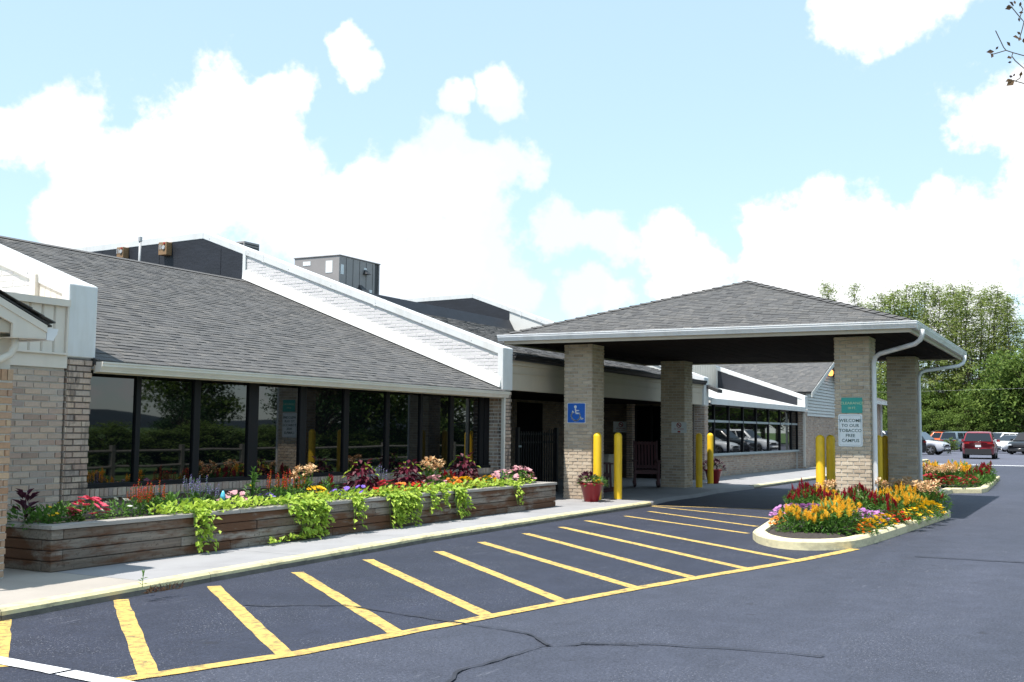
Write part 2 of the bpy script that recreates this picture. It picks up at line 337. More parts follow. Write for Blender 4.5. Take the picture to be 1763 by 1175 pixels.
LOC = {}
def link(name, me, parent=None, kind=None, label=None, loc=None, rot=None):
    o = bpy.data.objects.new(name, me); col.objects.link(o)
    if parent is not None:
        o.parent = parent
        if parent.name in LOC: o.matrix_parent_inverse = Matrix.Translation(-Vector(LOC[parent.name]))
    if loc is not None: o.location = loc
    if rot is not None: o.rotation_euler = rot
    if kind: o['kind'] = kind
    if label: o['label'] = label
    return o
def thing(name, label, cat, loc=(0,0,0), group=None, local=False):
    o = bpy.data.objects.new(name, None); col.objects.link(o); o.location = loc; o.empty_display_size = 0.2
    o['label'] = label; o['category'] = cat
    if group: o['group'] = group
    if not local: LOC[o.name] = loc
    return o
def tag(o, label, cat, group=None):
    o['label'] = label; o['category'] = cat
    if group: o['group'] = group
    return o
def copy_tree(o, parent=None):
    c = o.copy(); col.objects.link(c); c.parent = parent
    for ch in list(o.children): copy_tree(ch, c)
    return c
def bevel(o, w=0.006, seg=2):
    md = o.modifiers.new('bevel', 'BEVEL'); md.width = w; md.segments = seg; md.limit_method = 'ANGLE'; return o
FONT = bpy.data.fonts.load("<builtin>") if "<builtin>" in bpy.data.fonts else None
def lettering(text, size, origin, right, up, material, parent, depth=0.003, name='lettering', bold=0.0, sx=1.0):
    """flat raised text, centred on origin, reading along 'right'"""
    cu = bpy.data.curves.new('txt', 'FONT'); cu.body = text; cu.size = size; cu.extrude = depth/2; cu.offset = bold
    cu.align_x = 'CENTER'; cu.align_y = 'CENTER'; cu.resolution_u = 2
    tmp = bpy.data.objects.new('txt', cu); col.objects.link(tmp)
    bpy.context.view_layer.update()
    me = bpy.data.meshes.new_from_object(tmp.evaluated_get(bpy.context.evaluated_depsgraph_get()))
    bpy.data.objects.remove(tmp); bpy.data.curves.remove(cu)
    r, u = Vector(right).normalized(), Vector(up).normalized(); n = r.cross(u)
    M4 = Matrix((r*sx, u, n)).transposed().to_4x4(); M4.translation = Vector(origin)
    me.transform(M4); me.materials.clear(); me.materials.append(MATS[material])
    return link(name, me, parent)

# ------------------------------------------------------------------ brickwork, shingles
BL, BH, BJ = 0.198, 0.058, 0.0105           # brick length, height, joint
BX, BZ = BL+BJ, BH+BJ
def brick_box(mb, o, u, n, ln, proud, h=BH, dep=0.02):   # brick face starting at o, along u for ln, standing proud of the mortar along n
    o, u, n = Vector(o), Vector(u), Vector(n); z = Vector((0,0,h))
    c = 0.004
    p0 = o - n*dep; f = n*(proud)
    a = [p0, p0+u*ln, p0+u*ln+z, p0+z]
    q = o + f
    b = [q+u*c+Vector((0,0,c)), q+u*(ln-c)+Vector((0,0,c)), q+u*(ln-c)+Vector((0,0,h-c)), q+u*c+Vector((0,0,h-c))]
    fs = [(4,5,6,7),(0,1,5,4),(1,2,6,5),(2,3,7,6),(3,0,4,7)]
    if u.cross(Vector((0,0,1))).dot(n) < 0: fs = [tuple(reversed(t)) for t in fs]
    mb.add(a+b, fs)
def bricks(o, u, n, length, z0, z1, rng, keep=None, off=0.0):
    """yield (origin, length, row) of running-bond bricks on a wall face"""
    o, u = Vector(o), Vector(u); rows = int((z1-z0)/BZ + 0.3)
    for r in range(rows):
        z = z0 + r*BZ + BJ; x = -(BX/2 if r % 2 else 0) - off
        while x < length-0.02:
            a, b = max(x, 0), min(x+BL, length)
            if b-a > 0.035 and z+BH <= z1+0.012 and (keep is None or keep(a, b, z)): yield o + u*a + Vector((0,0,z-o.z)), b-a, r
            x += BX
def brick_stuff(name, material, parent, faces, rng, keep=None):
    mb = MB()
    for (o, u, n, length, z0, z1) in faces:
        for p, ln, r in bricks(o, u, n, length, z0, z1, rng, keep): brick_box(mb, p, u, n, ln, 0.010+rng.uniform(-0.004, 0.004))
    return mb.build(name, material, parent, kind='stuff')
_bm = {}
def brick_parts(material, parent, o, u, n, length, z0, z1, rng, off=0.0):
    """each brick an object of its own, sharing mesh data by length"""
    cnt = 0
    for p, ln, r in bricks(o, u, n, length, z0, z1, rng, None, off):
        key = (material, round(ln, 2), tuple(u), tuple(n), rng.randrange(3))
        if key not in _bm:
            mb = MB(); brick_box(mb, (0,0,0), u, n, round(ln, 2), 0.0); _bm[key] = mb.mesh('brick', material)
        link('brick', _bm[key], parent, loc=Vector(p) + Vector(n)*(0.011+rng.uniform(-0.004, 0.004)))
        cnt += 1
    return cnt
def shingles(origin, along, up, length_fn, rows, rng, expo=0.14, taper=None):
    """tabs of a laminated shingle roof: yields 6-vertex wedges. along: unit vector on the eave, up: unit vector up the slope;
       length_fn(s) -> (start, end) along the eave at slope distance s"""
    origin, along, up = Vector(origin), Vector(along), Vector(up); nrm = along.cross(up).normalized()
    if nrm.z < 0: nrm = -nrm
    for i in range(rows):
        s0 = i*expo; a, b = length_fn(s0); a2, b2 = length_fn(s0+expo)
        x = a - rng.uniform(0, 0.2)
        while x < b:
            w = rng.choice((0.09, 0.11, 0.13, 0.15, 0.18, 0.22)); x1 = x+w
            lo, hi = max(x, a), min(x1, b)
            if hi-lo > 0.015:
                t = rng.choice((0.003, 0.006, 0.010)); dz = rng.uniform(-0.004, 0.004)
                tl, th = min(max(lo, a2), b2), max(min(hi, b2), a2)
                p = lambda xx, ss, hh: origin + along*xx + up*ss + nrm*hh
                yield (i, [p(lo, s0+dz, 0.0), p(hi, s0+dz, 0.0), p(lo, s0+dz, t+0.006), p(hi, s0+dz, t+0.006), p(tl, s0+expo+0.012, 0.004), p(th, s0+expo+0.012, 0.004)])
            x = x1+0.004
SHF = [(0,1,3,2),(2,3,5,4),(0,2,4),(1,5,3)]
def shingle_roof(parent, origin, along, up, length_fn, rows, rng, parts=0, pick=None, expo=0.14, flip=False):
    mb = MB(); F_ = SHF if not flip else [tuple(reversed(f)) for f in SHF]; cand = []
    for i, vs_ in shingles(origin, along, up, length_fn, rows, rng, expo):
        if parts: cand.append(vs_)
        else: mb.add(vs_, F_)
    if parts:
        cand.sort(key=pick)
        for vs_ in cand[:parts]:
            c = sum(vs_, Vector())/6; one = MB(); one.add([q-c for q in vs_], F_)
            link('shingle', one.mesh('shingle', 'shingle'), parent, loc=c)
        for vs_ in cand[parts:]: mb.add(vs_, F_)
    return mb.build('shingle_courses', 'shingle', parent, kind='stuff')
def gutter(mb, p, q, out, h=0.13, w=0.12):
    """K-style gutter: p,q top back edge, out = unit vector away from the fascia"""
    p, q, out = Vector(p), Vector(q), Vector(out); z = Vector((0,0,1))
    prof = [(0,0),(w,0),(w,-0.018),(w*0.93,-0.03),(w*0.93,-0.05),(w*0.80,-h*0.62),(w*0.66,-h*0.86),(w*0.62,-h),(0,-h)]
    pts = [p + out*a + z*b for a, b in prof]
    mb.prism(pts, q-p)
# ================================================================== ground, drive, pavement
AZ = -0.08                                   # asphalt level; the pavement is z = 0
def sheet(name, pts, z, material, parent=None, kind='structure', label=None):
    mb = MB(); mb.add([(x, y, z) for x, y in pts], [tuple(range(len(pts)))]); return mb.build(name, material, parent, kind=kind, label=label)
grd = sheet('ground', [(-900,-900),(1500,-900),(1500,900),(-900,900)], AZ-0.06, 'grass')
drive = sheet('driveway', [(-14,-1.4),(56.9,-1.4),(56.9,12),(-14,12)], AZ, 'asphalt')
lot = sheet('parking_lot', [(56.9,-24),(134,-24),(134,60),(56.9,60)], AZ-0.002, 'asphalt_lot')

def strip(parent, pts, w, material, name, rng, z=AZ+0.004, rag=0.006, w2=None, wander=0.0):
    """painted or sealed strip along ground points, with slightly ragged edges"""
    mb = MB(); P = [Vector((p[0], p[1], z)) for p in pts]; fine = []
    for a, b in zip(P, P[1:]):
        n = max(2, int((b-a).length/(0.09 if wander else 0.18)))
        fine += [a.lerp(b, k/n) for k in range(n)]
    fine.append(P[-1]); off = 0.0
    if wander:
        for i in range(1, len(fine)-1):
            off = off*0.8 + rng.gauss(0, wander); fine[i] = fine[i] + Vector((off*0.5, off, 0))
    for i, p in enumerate(fine):
        t = (fine[min(i+1, len(fine)-1)] - fine[max(i-1, 0)]).normalized(); s = Vector((-t.y, t.x, 0))
        ww = w if w2 is None else w + (w2-w)*i/(len(fine)-1)
        mb.v.append(tuple(p + s*(ww/2+rng.uniform(-rag, rag)))); mb.v.append(tuple(p - s*(ww/2+rng.uniform(-rag, rag))))
    for i in range(len(fine)-1): mb.f.append((2*i, 2*i+1, 2*i+3, 2*i+2))
    return mb.build(name, material, parent)
rg = random.Random(5)
def g(x, y): return pxZ(x, y, AZ)
STR = [((4,1064),(-4,1150)), ((207,1033),(258,1168)), ((367,1010),(494,1131)), ((512,986),(682,1090)), ((633,964),(842,1062)), ((755,950),(972,1037)),
       ((828,934),(1096,1013)), ((905,919),(1196,996)), ((966,908),(1286,980)), ((1010,897),(1374,966)), ((1076,889),(1288,919)), ((1117,881),(1303,907)),
       ((1120,872),(1333,894)), ((1122,871),(1362,879))]
for k, (a, b) in enumerate(STR):
    a, b = g(*a), g(*b); strip(drive, [a, b], 0.125 if k < 10 else 0.10, 'paint_yellow', 'painted_line', rg)
strip(drive, [g(*q) for q in ((196,1174),(400,1143),(513,1126),(850,1061),(1096,1014),(1204,995),(1375,966),(1440,953),(1472,946))], 0.13, 'paint_yellow', 'painted_line', rg, z=AZ+0.006)
strip(drive, [g(-30,1134), g(90,1156), g(104,1159)], 0.14, 'paint_white', 'painted_line', rg, z=AZ+0.009, rag=0.004)
strip(drive, [g(112,1160), g(150,1168), g(230,1184)], 0.14, 'paint_white', 'painted_line', rg, z=AZ+0.009, rag=0.004)
strip(lot, [(57.6,3.0-8), (57.6,12.5)], 0.8, 'paint_white', 'painted_line', rg, z=AZ+0.005, rag=0.02)
for Y in (14, 17, 20, 23): strip(lot, [(96,Y), (101,Y)], 0.12, 'paint_white', 'painted_line', rg, z=AZ+0.005)
for path, w in (([(420,1043),(600,1046),(690,1060),(760,1070),(850,1083),(905,1092),(945,1114)], 0.022), ([(770,1178),(800,1158),(855,1144),(945,1117),(1020,1112),(1140,1113),(1300,1121),(1420,1131)], 0.02),
                ([(1575,959),(1650,963),(1763,969),(1800,970)], 0.05), ([(1000,1110),(1100,1113)], 0.02)):
    strip(drive, [g(*q) for q in path], w, 'tar', 'crack_seal', rg, z=AZ+0.011, rag=0.009, wander=0.022)
sw = link('sidewalk', MB().box(-14, 8.9, -0.13, 31.5, 13.9, -0.035).mesh('sidewalk', 'concrete'), None, 'structure')
KP = [(-14, 6.7)] + [tuple(pxZ(x, y, 0)[:2]) for x, y in ((0,1052),(390,983),(740,923),(960,889),(1075,872),(1118,866),(1132,861),(1149,857),(1172,854),(1200,850.5),(1236,843.5),(1300,836.5),(1330,832.5),(1405,822))] + [(44, 7.9), (64, 8.2)]
def kerbY(x):
    for (a, b), (c, d) in zip(KP, KP[1:]):
        if a <= x <= c: return b + (d-b)*(x-a)/(c-a)
    return KP[-1][1]
cuts = [-14,-9,-4,-0.5,2.2,4.6]
j0 = pxZ(95, 985, 0).x
cuts += [j0] + [j0 + k*2.35 for k in range(1, 16)] + [44.5, 48, 52, 56, 60, 64]
YB = 10.3
for a, b in zip(cuts, cuts[1:]):
    e = 0.006; mb = MB(); n = 6; xs = [a+e + (b-a-2*e)*k/n for k in range(n+1)]
    top = [(x, kerbY(x)+0.15, 0) for x in xs] + [(x, YB, 0) for x in reversed(xs)]
    skew = 0.0
    mb.prism([(x, y, -0.12) for x, y, z in top], (0, 0, 0.12)); mb.build('concrete_slab', 'concrete_tan' if b <= j0+0.01 else 'concrete', sw)
for a, b in zip(cuts, cuts[1:]):
    if a > 17.5 and b < 32: MB().box(max(a,18.84)+0.006, YB+0.006, -0.12, min(b,30.7)-0.006, 13.55, 0.0).build('concrete_slab', 'concrete', sw)
# freshly sealed bay between the kerb and the outer line, running on under the canopy
EDGE = [(-90,1216),(196,1174),(400,1143),(513,1126),(850,1061),(1096,1014),(1204,995),(1375,966),(1440,953),(1472,946)]
ed_ = [tuple(g(*q)[:2]) for q in EDGE]; ks_ = [2.0+k*0.65 for k in range(43)]
sb_ = MB(); bot = ed_ + [(16.0,3.2),(21.0,3.6),(29.3,3.6)]; top_ = [(x, kerbY(x)+0.05) for x in [b_[0] for b_ in bot]]
sb_.v = [(x,y,AZ+0.002) for x, y in bot] + [(x,y,AZ+0.002) for x, y in top_]; nb_ = len(bot)
for i in range(nb_-1):
    if bot[i+1][0] > bot[i][0]: sb_.f.append((i, i+1, nb_+i+1, nb_+i))
sb_.build('striped_bay', 'asphalt_sealed', None, kind='structure')
# kerb stones along the pavement
kx = [-14, -10, -6, -2, 0.6, 3.2, 5.6, 8.0, 10.6, 13.4, 16.0, 18.6, 20.5, 22.0, 23.6, 25.2, 26.8, 28.4, 31.0, 33.6, 36.4, 40, 44, 50, 57, 63.9]
for a, b in zip(kx, kx[1:]):
    mb = MB(); n = 5; xs = [a+0.003+(b-a-0.006)*k/n for k in range(n+1)]; flush = 20.4 < (a+b)/2 < 28.5
    t = 0.001 if flush else 0.010
    for x0, x1 in zip(xs, xs[1:]):
        y0, y1 = kerbY(x0), kerbY(x1)
        mb.add([(x0,y0-0.02,AZ-0.02),(x1,y1-0.02,AZ-0.02),(x1,y1+0.143,AZ-0.02),(x0,y0+0.143,AZ-0.02),(x0,y0,t-0.02),(x1,y1,t-0.02),(x1,y1+0.02,t),(x0,y0+0.02,t),(x1,y1+0.143,t),(x0,y0+0.143,t)],
               [(0,1,5,4),(4,5,6,7),(7,6,8,9),(9,8,2,3)] + ([(0,4,7,9,3)] if x0 == xs[0] else []) + ([(1,2,8,6,5)] if x1 == xs[-1] else []))
    ks = mb.build('kerb_stone', 'concrete' if flush else 'kerb_face', sw)
    if not flush:
        pm = MB()
        for x0, x1 in zip(xs, xs[1:]):
            y0, y1 = kerbY(x0), kerbY(x1); dr = rg.uniform(0.04, 0.062)
            pm.add([(x0,y0-0.0065,t-dr),(x1,y1-0.0065,t-dr),(x1,y1-0.004,t-0.018),(x0,y0-0.004,t-0.018),(x1,y1+0.019,t+0.003),(x0,y0+0.019,t+0.003),(x1,y1+0.141,t+0.003),(x0,y0+0.141,t+0.003)], [(0,1,2,3),(3,2,4,5),(5,4,6,7)])
        pm.build('kerb_paint', 'kerb_yellow' if a < 20 else 'kerb_island', ks)

# ================================================================== the building
rb = random.Random(11)
bld = thing('brick_building', 'long low brick building with grey shingle roofs divided by white capped wing walls', 'building', (18, 12, 0))
WY = 10.05                                   # end faces of the wing walls
RS = 0.377                                   # roof slope, rise per metre
def wing(x0, x1, y1=24.0, front=2.97, slope=0.364, crest=17.85, member=18.2, white=True, box_z=2.15, brick='brick', ystart=WY, near=None):
    """one wing wall: brick foot, painted upper wall, sloped white cap, white box on its end"""
    zc = front + slope*(crest-ystart)
    def top(y): return front + slope*(y-ystart) if y < crest else zc - 0.018*(y-crest)
    core = MB(); prof = [(x0, ystart+0.02, -0.05), (x0, y1, -0.05), (x0, y1, top(y1)-0.03), (x0, crest, zc-0.03), (x0, ystart+0.02, front-0.03)]
    core.prism(prof, (x1-x0, 0, 0)); w = core.build('wing_wall', near or 'siding_white', bld)
    # foot: mortar skin with bricks
    cap = MB()
    ov = 0.035; th = 0.16
    for ya, yb in ((ystart+0.09, crest), (crest, y1)):
        za, zb = top(ya), top(yb)
        cap.add([(x0-ov,ya,za-th),(x1+ov,ya,za-th),(x1+ov,yb,zb-th),(x0-ov,yb,zb-th),(x0-ov,ya,za),(x1+ov,ya,za),(x1+ov,yb,zb),(x0-ov,yb,zb)],
                [(0,3,2,1),(4,5,6,7),(0,1,5,4),(1,2,6,5),(2,3,7,6),(3,0,4,7)])
    bevel(cap.build('cap', 'white_metal', w), 0.012)
    bx = MB().prism([(x0-0.037, ystart-0.012, box_z), (x0-0.037, ystart+0.11, box_z), (x0-0.037, ystart+0.11, top(ystart+0.11)+0.003), (x0-0.037, ystart-0.012, top(ystart-0.012)+0.003)], (x1-x0+0.074, 0, 0))
    bevel(bx.build('end_box', 'white_metal', w), 0.014)
    y = ystart+0.7; fm = MB()
    while y < crest: fm.lathe([(0,-0.004),(0.011,-0.004),(0.013,0.002)], (x0-ov-0.001, y, top(y)-0.10), 6, 'X'); y += 1.15
    fm.build('fasteners', 'pipe_grey', w, kind='stuff')
    for y in (ystart+3.0, ystart+6.0):
        za, zb = top(y), top(y+0.05)
        MB().add([(x0-ov-0.003,y,za-th-0.003),(x0-ov-0.003,y+0.05,zb-th-0.003),(x0-ov-0.003,y+0.05,zb+0.003),(x0-ov-0.003,y,za+0.003),(x1+ov+0.003,y,za+0.003),(x1+ov+0.003,y+0.05,zb+0.003)], [(0,1,2,3),(3,2,5,4)]).build('cap_seam', 'white_metal', w)
    return w, top
# --- wing walls
w1, top1 = wing(8.40, 8.72)
w2, top2 = wing(18.50, 18.83)
w3, top3 = wing(30.74, 31.08)
w4, top4 = wing(43.20, 43.56, front=2.82, slope=0.345, crest=14.6, y1=20, box_z=2.30)
# black membrane on the back of wings 2 and 3 and on wing 4
for wv, xx, tp, ya, yb, zb in ((w2, 18.50, top2, 16.62, 23.9, 4.2), (w3, 30.74, top3, 16.5, 23.9, 4.2), (w4, 43.20, top4, 10.35, 13.55, 2.4)):
    mb = MB(); ys = [ya] + ([17.85] if ya < 17.85 < yb else []) + [yb]
    mb.prism([(xx-0.012, ya, zb)] + [(xx-0.012, yb, zb)] + [(xx-0.012, y, tp(y)-0.10) for y in reversed(ys)], (-0.012, 0, 0)); mb.build('membrane', 'membrane', wv)
for k in range(4): MB().box(18.468, 17.3+k*1.9, 4.4, 18.476, 17.33+k*1.9, 5.75-(0.35 if k == 0 else 0.1)).build('membrane_seam', 'membrane', w2)
MB().box(18.455, 16.56, 4.66, 18.485, 16.64, 5.28).build('membrane_strip', 'white_metal', w2)
# painted brick on the -X face of wing 2 (courses show) and the upper face of wing 1
def painted(wv, xx, ya, yb, za, tp, floor_fn):
    mb = MB(); rng = random.Random(3); rows = int((6.2-za)/BZ)
    for r in range(rows):
        z = za + r*BZ; y = ya - (BX/2 if r % 2 else 0)
        while y < yb:
            a, b = max(y, ya), min(y+BL, yb)
            if b-a > 0.04 and z+BH < min(tp(a), tp(b))-0.12 and z > floor_fn(b)-0.02:
                brick_box(mb, (xx, b, z), (0,-1,0), (-1,0,0), b-a, 0.004+rng.uniform(-0.003, 0.003))
            y += BX
    return mb.build('painted_brickwork', 'brick_white', wv, kind='stuff')
painted(w2, 18.50, 10.16, 16.56, 2.15, top2, lambda y: 2.13+RS*(y-10.0))
painted(w1, 8.40, 10.62, 13.5, 2.85, top1, lambda y: 2.8)
# flashing at the foot of wing 2
fl = MB(); s_ = math.hypot(1, RS)
fl.add([(18.40,10.08,2.20),(18.47,10.08,2.42),(18.40,16.6,2.20+RS*6.52),(18.47,16.6,2.42+RS*6.52),(18.487,10.08,2.20),(18.487,10.08,2.42),(18.487,16.6,2.42+RS*6.52),(18.487,16.6,2.20+RS*6.52)],
       [(0,2,3,1),(0,1,5,4),(2,7,6,3),(1,3,6,5)]); fl.build('flashing', 'siding_white', w2)
# --- brick foot of the wings (individual bricks on the near one)
def foot(wv, x0, x1, side=True, parts=False, mt='brick_stained', mo='mortar_stained', top=2.14, depth=0.3):
    MB().box(x0+0.004, WY+0.004, -0.05, x1-0.004, WY+depth, top).build('mortar', mo, wv)
    f = [((x0, WY, 0), (1,0,0), (0,-1,0), x1-x0, 0, top)]
    if side: f.append(((x0, WY+depth, 0), (0,-1,0), (-1,0,0), depth, 0, top))
    if parts:
        for q in f: brick_parts(mt, wv, *q, rb)
    else: brick_stuff('brickwork', mt, wv, f, rb)
foot(w1, 8.40, 8.72, parts=True)
foot(w2, 18.50, 18.83); foot(w3, 30.74, 31.08, mt='brick', mo='mortar'); foot(w4, 43.2, 43.56, mt='brick', mo='mortar', top=2.3)
# --- the low block left of wing 1: brick below, vertical boards above
bk = MB().box(5.2, 10.08, -0.05, 8.37, 12.5, 2.72).build('front_block', 'mortar', bld)
brick_parts('brick', bk, (7.35, 10.08, 0), (1,0,0), (0,-1,0), 1.02, 0, 2.02, rb)
MB().box(5.2, 10.045, 2.02, 8.375, 10.12, 2.17).build('trim_board', 'siding_beige', bk)
MB().box(5.2, 10.01, 2.165, 8.36, 10.12, 2.185).build('trim_drip', 'siding_beige', bk)
MB().box(5.2, 10.00, 2.70, 8.36, 12.5, 2.775).build('block_coping', 'siding_beige', bk)
x = 8.345
while x > 6.6:
    MB().prism([(x-0.152, 10.072, 2.186), (x-0.138, 10.048, 2.186), (x-0.014, 10.048, 2.186), (x, 10.072, 2.186), (x, 10.09, 2.186), (x-0.152, 10.09, 2.186)], (0, 0, 0.513)).build('siding_board', 'siding_beige', bk)
    x -= 0.158
MB().box(8.335, 10.02, 2.186, 8.358, 10.08, 2.70).build('corner_trim', 'siding_beige', bk)
# boards and post under wing 1's cap
for k in range(4):
    ya, yb = 10.17+k*0.1, 10.265+k*0.1
    MB().prism([(8.398, ya, 2.776), (8.398, yb, 2.776), (8.398, yb, top1(yb)-0.155), (8.398, ya, top1(ya)-0.155)], (-0.014, 0, 0)).build('siding_board', 'siding_beige', w1)
bevel(MB().box(8.33, 10.57, 2.776, 8.40, 10.67, 3.10).build('post_trim', 'siding_beige', w1), 0.006)
MB().box(8.36, 10.68, 2.776, 8.40, 13, 2.88).build('base_flashing', 'white_metal', w1)
# --- roof between wings 1 and 2
EV, EZ, RY = 10.0, 2.135, 16.54
def roof_slab(x0, x1, y0, z0, y1, z1, th=0.06, name='roof'):
    mb = MB(); mb.prism([(x0,y0,z0-th),(x0,y1,z1-th),(x0,y1,z1),(x0,y0,z0)], (x1-x0,0,0)); return mb.build(name, 'shingle_deck', bld)
r1 = roof_slab(8.73, 18.49, EV, EZ, RY, EZ+RS*(RY-EV))
up1 = Vector((0,1,RS)).normalized(); rows1 = int((RY-EV)*s_/0.14)
shingle_roof(r1, (8.73, EV-0.03, EZ+0.002-0.03*RS), (1,0,0), up1, lambda s: (0, 9.75), rows1, rb, parts=300, pick=lambda v: (v[0]-CAM).length)
rz = EZ+RS*(RY-EV)
MB().prism([(8.73,RY-0.14,rz-0.03),(8.73,RY,rz+0.025),(8.73,RY+0.5,rz+0.005),(8.73,RY+0.5,rz-0.1)], (9.74,0,0)).build('ridge_cap', 'shingle', r1)
# flat roof behind the ridges
MB().box(-4, RY+0.4, 4.3, 43.3, 40, 4.55).build('flat_roof', 'membrane', bld)
# --- roof between wings 2 and 3
EZ2 = 2.80; S2 = (rz-EZ2)/(RY-EV)
r2 = roof_slab(18.85, 30.73, EV, EZ2, RY, rz)
up2 = Vector((0,1,S2)).normalized()
shingle_roof(r2, (18.85, EV-0.03, EZ2), (1,0,0), up2, lambda s: (0, 11.87), int((RY-EV)*math.hypot(1,S2)/0.14), rb)
mb = MB(); mb.prism([(18.85,RY-0.25,rz-0.07),(18.85,RY-0.06,rz+0.27),(18.85,RY+0.45,rz+0.27),(18.85,RY+0.45,rz-0.2)], (11.87,0,0)); mb.build('ridge_membrane', 'membrane', r2)
# --- beige fascia over the recessed entrance, with a dark gutter
fa = MB().box(18.84, 10.10, 2.17, 30.73, 10.24, 2.70).build('entrance_fascia', 'fascia_beige', bld)
MB().box(18.84, 10.07, 2.66, 30.73, 10.12, 2.76).build('fascia_trim', 'fascia_beige', fa)
MB().box(18.84, 10.085, 2.50, 30.73, 10.11, 2.515).build('fascia_seam', 'fascia_beige', fa)
gm = MB(); gutter(gm, (18.86, 10.06, 2.86), (30.72, 10.06, 2.86), (0,-1,0), 0.10, 0.11); gm.build('gutter', 'bronze', fa)
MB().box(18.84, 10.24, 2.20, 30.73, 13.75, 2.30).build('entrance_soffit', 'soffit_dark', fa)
# --- recessed entrance: brick back wall, doors, pillar
BK = 13.6
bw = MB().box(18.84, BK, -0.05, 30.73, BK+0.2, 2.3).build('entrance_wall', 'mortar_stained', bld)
brick_stuff('brickwork', 'brick_brown_shade', bw, [((18.84,BK,0),(1,0,0),(0,-1,0),11.89,0,2.2)], rb)  # brick colour darkened to carry the recess shade, side wall likewise
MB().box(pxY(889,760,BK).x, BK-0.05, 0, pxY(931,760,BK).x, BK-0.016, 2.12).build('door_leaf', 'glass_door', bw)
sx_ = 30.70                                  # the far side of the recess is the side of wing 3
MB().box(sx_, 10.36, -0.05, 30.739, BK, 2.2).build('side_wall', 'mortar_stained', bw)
brick_stuff('side_brickwork', 'brick_brown_shade', bw, [((sx_,BK,0),(0,-1,0),(-1,0,0),BK-10.36,0,2.2)], rb)
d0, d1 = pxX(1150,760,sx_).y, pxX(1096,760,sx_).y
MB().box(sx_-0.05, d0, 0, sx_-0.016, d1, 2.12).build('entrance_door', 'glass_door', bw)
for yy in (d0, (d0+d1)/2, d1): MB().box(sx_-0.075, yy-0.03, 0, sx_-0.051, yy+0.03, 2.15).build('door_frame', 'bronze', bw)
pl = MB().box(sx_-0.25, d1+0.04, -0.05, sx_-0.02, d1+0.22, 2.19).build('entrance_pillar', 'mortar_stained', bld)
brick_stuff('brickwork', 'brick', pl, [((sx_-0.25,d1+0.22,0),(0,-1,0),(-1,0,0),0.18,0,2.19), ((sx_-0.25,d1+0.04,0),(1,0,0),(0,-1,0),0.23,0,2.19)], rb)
# --- the long window band
WB = MB().box(8.72, 10.46, -0.05, 18.5, 10.7, 2.2).build('window_wall', 'mortar', bld)
brick_stuff('brickwork', 'brick', WB, [((8.72,10.46,0),(1,0,0),(0,-1,0),9.78,0.2,0.60)], rb)
sb = MB(); xx = 8.73
while xx < 18.46:
    t = rb.uniform(-0.004, 0.004); sb.box(xx, 10.235+t, 0.575+t*0.5, xx+0.057, 10.46, 0.665+t*0.5); xx += 0.0675
sb.build('sill_bricks', 'brick', WB, kind='stuff')
MB().box(8.73, 10.26, 0.55, 18.49, 10.46, 0.655).build('sill_mortar', 'mortar', WB)
MB().box(8.73, 10.30, 0.668, 18.49, 10.44, 0.715).build('window_sill', 'bronze', WB)
ML = [(8.74,8.80), (9.66,9.76), (10.63,10.78), (11.66,11.92), (12.78,12.97), (13.85,14.02), (15.00,15.14), (16.05,16.15), (17.04,17.20), (18.12,18.30)]
for a, b in ML: bevel(MB().box(a+(b-a)*0.12, 10.345, 0.715, b-(b-a)*0.1, 10.42, 2.06).build('mullion', 'bronze', WB), 0.006)
for (a0, a), (b, b1) in zip(ML, ML[1:]): MB().box(a-0.03, 10.375, 0.715, b+0.03, 10.383, 2.06).build('window_pane', 'glass_dark', WB)
MB().box(18.30, 10.34, 0.6, 18.49, 10.46, 2.06).build('end_jamb', 'bronze', WB)
MB().box(8.73, 10.30, 2.0, 18.49, 10.44, 2.05).build('window_head', 'bronze', WB)
MB().box(8.735, 10.03, 2.035, 18.485, 10.46, 2.06).build('eave_soffit', 'gutter_cream', WB)
MB().box(8.735, 10.01, 1.985, 18.485, 10.035, 2.14).build('eave_fascia', 'fascia_beige', WB)
gm = MB(); gutter(gm, (8.735, 10.009, 2.115), (18.495, 10.009, 2.115), (0,-1,0), 0.115, 0.12); gm.build('gutter', 'gutter_cream', WB)
dp = MB(); dp.bar((18.40,9.985,2.0),(18.40,9.985,0.0),0.075,0.055,up=(1,0,0)); bevel(dp.build('downspout', 'gutter_cream', WB), 0.01)
# --- third bay: white metal roof over a window band
SB = MB().box(31.08, 10.42, -0.05, 43.2, 10.7, 2.2).build('window_wall', 'mortar', bld)
mt_ = MB(); mt_.prism([(31.10,9.98,2.30),(31.10,13.9,3.18),(31.10,13.9,3.24),(31.10,9.98,2.36)], (12.09,0,0)); wr = mt_.build('metal_roof', 'white_metal', bld)
xx = 31.5
while xx < 43: MB().prism([(xx,9.98,2.361),(xx,13.9,3.241),(xx,13.9,3.26),(xx,9.98,2.38)], (0.02,0,0)).build('roof_seam', 'white_metal', wr); xx += 0.45
MB().box(31.1, 9.94, 2.20, 43.19, 9.979, 2.37).build('fascia', 'white_metal', wr)
MB().box(31.1, 9.98, 2.20, 43.19, 10.41, 2.24).build('soffit', 'bronze', wr)
brick_stuff('brickwork', 'brick', SB, [((31.08,10.42,0),(1,0,0),(0,-1,0),12.12,0,0.64)], rb)
MB().box(31.09, 10.28, 0.66, 43.19, 10.42, 0.73).build('window_sill', 'sign_grey', SB)
px_ = [31.12, 32.6, 34.1, 35.7, 37.3, 38.9, 40.5, 42.2, 43.18]
for a, b in zip(px_, px_[1:]):
    MB().box(a+0.04, 10.37, 0.73, b-0.04, 10.378, 1.68).build('window_pane', 'glass_dark', SB)
    MB().box(a+0.04, 10.37, 1.75, b-0.04, 10.378, 2.18).build('window_pane', 'glass_dark', SB)
